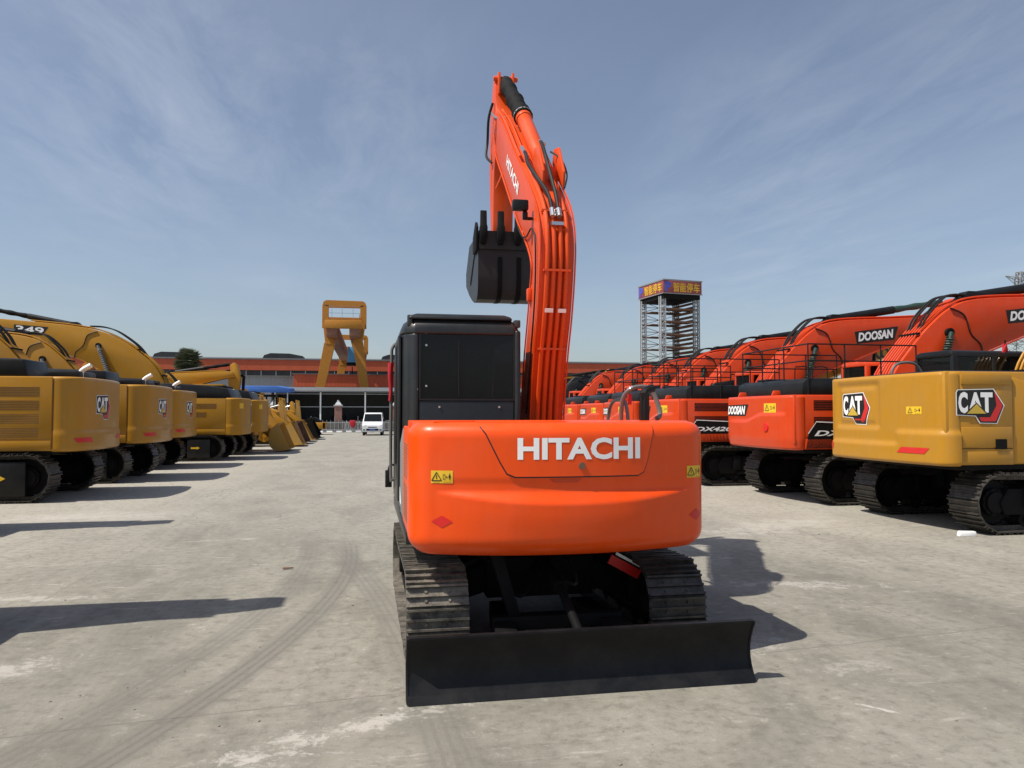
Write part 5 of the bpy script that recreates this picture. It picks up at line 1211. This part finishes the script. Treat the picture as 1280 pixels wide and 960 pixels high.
def palm(loc):
    t = thing('palm_tree', 'shaggy fan palm with dense drooping crown in front of the orange factory band', 'tree', loc)
    part('trunk', 'bark', t, None, lambda b: b.tube([(0, 0, 0), (.05, 0, 3), (-.03, .05, 6), (0, 0, 8.4)], lambda q: .30 - .08 * q, 12), ang=60)
    def crown(b):
        rnd = random.Random(3)
        for i in range(420):
            az = rnd.uniform(0, 2 * PI); el = rnd.uniform(-1.25, 1.3); L = rnd.uniform(.8, 1.75) * (1.0 if el > -.3 else .85)
            d = Vector((math.cos(az) * math.cos(el), math.sin(az) * math.cos(el), math.sin(el))); c = Vector((0, 0, 8.2 + rnd.uniform(-.5, .2)))
            side = d.cross(Vector((0, 0, 1)))
            if side.length < .1: side = Vector((1, 0, 0))
            side.normalize(); up = side.cross(d)
            droop = rnd.uniform(.15, .5)
            for k in range(9):
                f = (k - 4) / 4 * .65; q = (d * math.cos(f) + side * math.sin(f)).normalized()
                p0 = c + d * L * .45; p1 = p0 + q * L * .45 - Vector((0, 0, droop * .25)); p2 = p0 + q * L * .72 - Vector((0, 0, droop * .7))
                w = side * .036 * L
                v = [b.bm.verts.new(x) for x in (p0 - w * .3, p0 + w * .3, p1 + w, p2, p1 - w)]
                b.bm.faces.new(v)
    part('crown', 'leaf', t, None, crown, smooth=False)
palm((-22.1, 99, 0))

def chock():
    t = thing('wheel_chock', 'small white block wedged under the near track of the right yellow excavator', 'block', (8.62, 10.02, 0), -.15)
    part('block', 'white', t, None, lambda b: b.prism([(-.13, 0), (.13, 0), (.12, .07), (-.11, .075)], -.04, .04, 'y'), bevel=.008)
chock()
lf = part('dry_leaf', 'rustbrown', None, None, lambda b: b.rings([[(-.06, -.02, .006), (.05, -.015, .012), (.07, .02, .008), (-.05, .02, .014)], [(-.055, -.018, .016), (.048, -.013, .024), (.066, .018, .018), (-.048, .018, .026)]]), bevel=.003)
lf.location = (-.95, 9.3, 0); tag(lf, 'small brown dry leaf alone on the concrete at the left', 'leaf')

def grit(b):
    rnd = random.Random(11)
    for i in range(420):
        y = 2.6 + 14 * rnd.random() ** 1.6; x = rnd.uniform(-.75, .95) * (y + 1.5) ; r = rnd.uniform(.003, .009) * (1.6 if rnd.random() < .06 else 1)
        if .1 < x < 2.7 and 4.6 < y < 9: continue
        q = bmesh.ops.create_icosphere(b.bm, subdivisions=1, radius=r)
        m = Matrix.Translation((x, y, r * .35)) @ Matrix.Rotation(rnd.uniform(0, 6), 4, 'Z') @ Matrix.Diagonal((rnd.uniform(.8, 1.9), 1, .6, 1))
        bmesh.ops.transform(b.bm, matrix=m, verts=q['verts'])
gr = part('grit', 'stone', None, None, grit, smooth=False); tag(gr, 'loose grit and small stones scattered on the concrete', 'grit', kind='stuff')

# ------------------------------------------------------------------ camera, light, sky
cam = bpy.data.cameras.new('camera'); co = bpy.data.objects.new('camera', cam); COL.objects.link(co); sc.camera = co
cam.sensor_width = 36; cam.lens = 36 * 962 / 1280; cam.clip_end = 4000; cam.clip_start = .05
co.location = (0, 0, 1.8); co.rotation_euler = (PI / 2 + math.atan(37 / 962), 0, -math.radians(10.3))
sv = Vector((.619, .162, -1.0)).normalized()           # direction the light travels
sun = bpy.data.lights.new('sun', 'SUN'); so = bpy.data.objects.new('sun', sun); COL.objects.link(so)
sun.energy = 4.4; sun.angle = math.radians(.53); sun.color = (1.0, .93, .82)
so.rotation_euler = sv.to_track_quat('-Z', 'Y').to_euler(); so.location = (-20, -5, 40)
w = bpy.data.worlds.new('World'); sc.world = w; w.use_nodes = True; nt = w.node_tree
bg = nt.nodes['Background']; sky = nt.nodes.new('ShaderNodeTexSky'); sky.sky_type = 'NISHITA'; sky.sun_disc = False
toS = -sv; sky.sun_elevation = math.asin(toS.z); sky.sun_rotation = math.atan2(toS.x, toS.y)
sky.altitude = 50; sky.air_density = 1.0; sky.dust_density = 1.5; sky.ozone_density = 3.0
tc = nt.nodes.new('ShaderNodeTexCoord').outputs['Generated']
hs = nt.nodes.new('ShaderNodeHueSaturation'); nt.links.new(sky.outputs[0], hs.inputs['Color']); hs.inputs['Saturation'].default_value = .84; hs.inputs['Value'].default_value = 1.0
# high thin cirrus: direction projected on a flat cloud layer
sp = nt.nodes.new('ShaderNodeSeparateXYZ'); nt.links.new(tc, sp.inputs[0])
zz = mth(nt, 'MAXIMUM', sp.outputs[2], .03)
cx = nt.nodes.new('ShaderNodeCombineXYZ'); nt.links.new(mth(nt, 'DIVIDE', sp.outputs[0], zz), cx.inputs[0]); nt.links.new(mth(nt, 'DIVIDE', sp.outputs[1], zz), cx.inputs[1])
n1 = noise(nt, mapping(nt, cx.outputs[0], (.9, .38, 1), (0, 0, .5), (3.1, 1.7, 0)), 1.0, 9, .60, .6)
n2 = noise(nt, mapping(nt, cx.outputs[0], (.35, .35, 1), (0, 0, 0), (7.3, 2.2, 0)), 1.0, 4, .5)
cf_ = mth(nt, 'MULTIPLY', ramp(nt, n1, [(.40, 0.), (.72, 1.)]), ramp(nt, n2, [(.38, 0.), (.62, 1.)]))
cf_ = mth(nt, 'MULTIPLY', cf_, .20)
c = mixc(nt, 1.0, hs.outputs[0], (.95, .925, .905), 'MULTIPLY')
nd = nt.nodes.new('ShaderNodeVectorMath'); nd.operation = 'NORMALIZE'; nt.links.new(tc, nd.inputs[0])
n3 = noise(nt, mapping(nt, cx.outputs[0], (3.4, 1.1, 1), (0, 0, -.35), (1.3, 4.4, 0)), 1.0, 12, .66, .45)
for D, wd, am in (((-.289, 1.069, .44), .012, .42), ((-.05, 1.07, .42), .010, .30), ((.551, .916, .30), .012, .28), ((.75, .8, .5), .012, .25)):
    D = Vector(D).normalized(); dt = nt.nodes.new('ShaderNodeVectorMath'); dt.operation = 'DOT_PRODUCT'; nt.links.new(nd.outputs[0], dt.inputs[0]); dt.inputs[1].default_value = D
    m_ = ramp(nt, mth(nt, 'DIVIDE', mth(nt, 'SUBTRACT', 1.0, dt.outputs['Value']), wd * 2.2), [(.0, 1.), (1., 0.)])
    cf_ = mth(nt, 'MAXIMUM', cf_, mth(nt, 'MULTIPLY', mth(nt, 'MULTIPLY', m_, ramp(nt, n3, [(.36, 0.), (.75, 1.)])), am))
c = mixc(nt, cf_, c, (4.7, 5.1, 5.9))
nt.links.new(c, bg.inputs['Color']); bg.inputs['Strength'].default_value = .106
vs = sc.view_settings; vs.view_transform = 'Standard'; vs.look = 'None'; vs.exposure = .30; vs.gamma = 1; vs.use_curve_mapping = False
sc.cycles.max_bounces = 6; sc.cycles.use_denoising = True
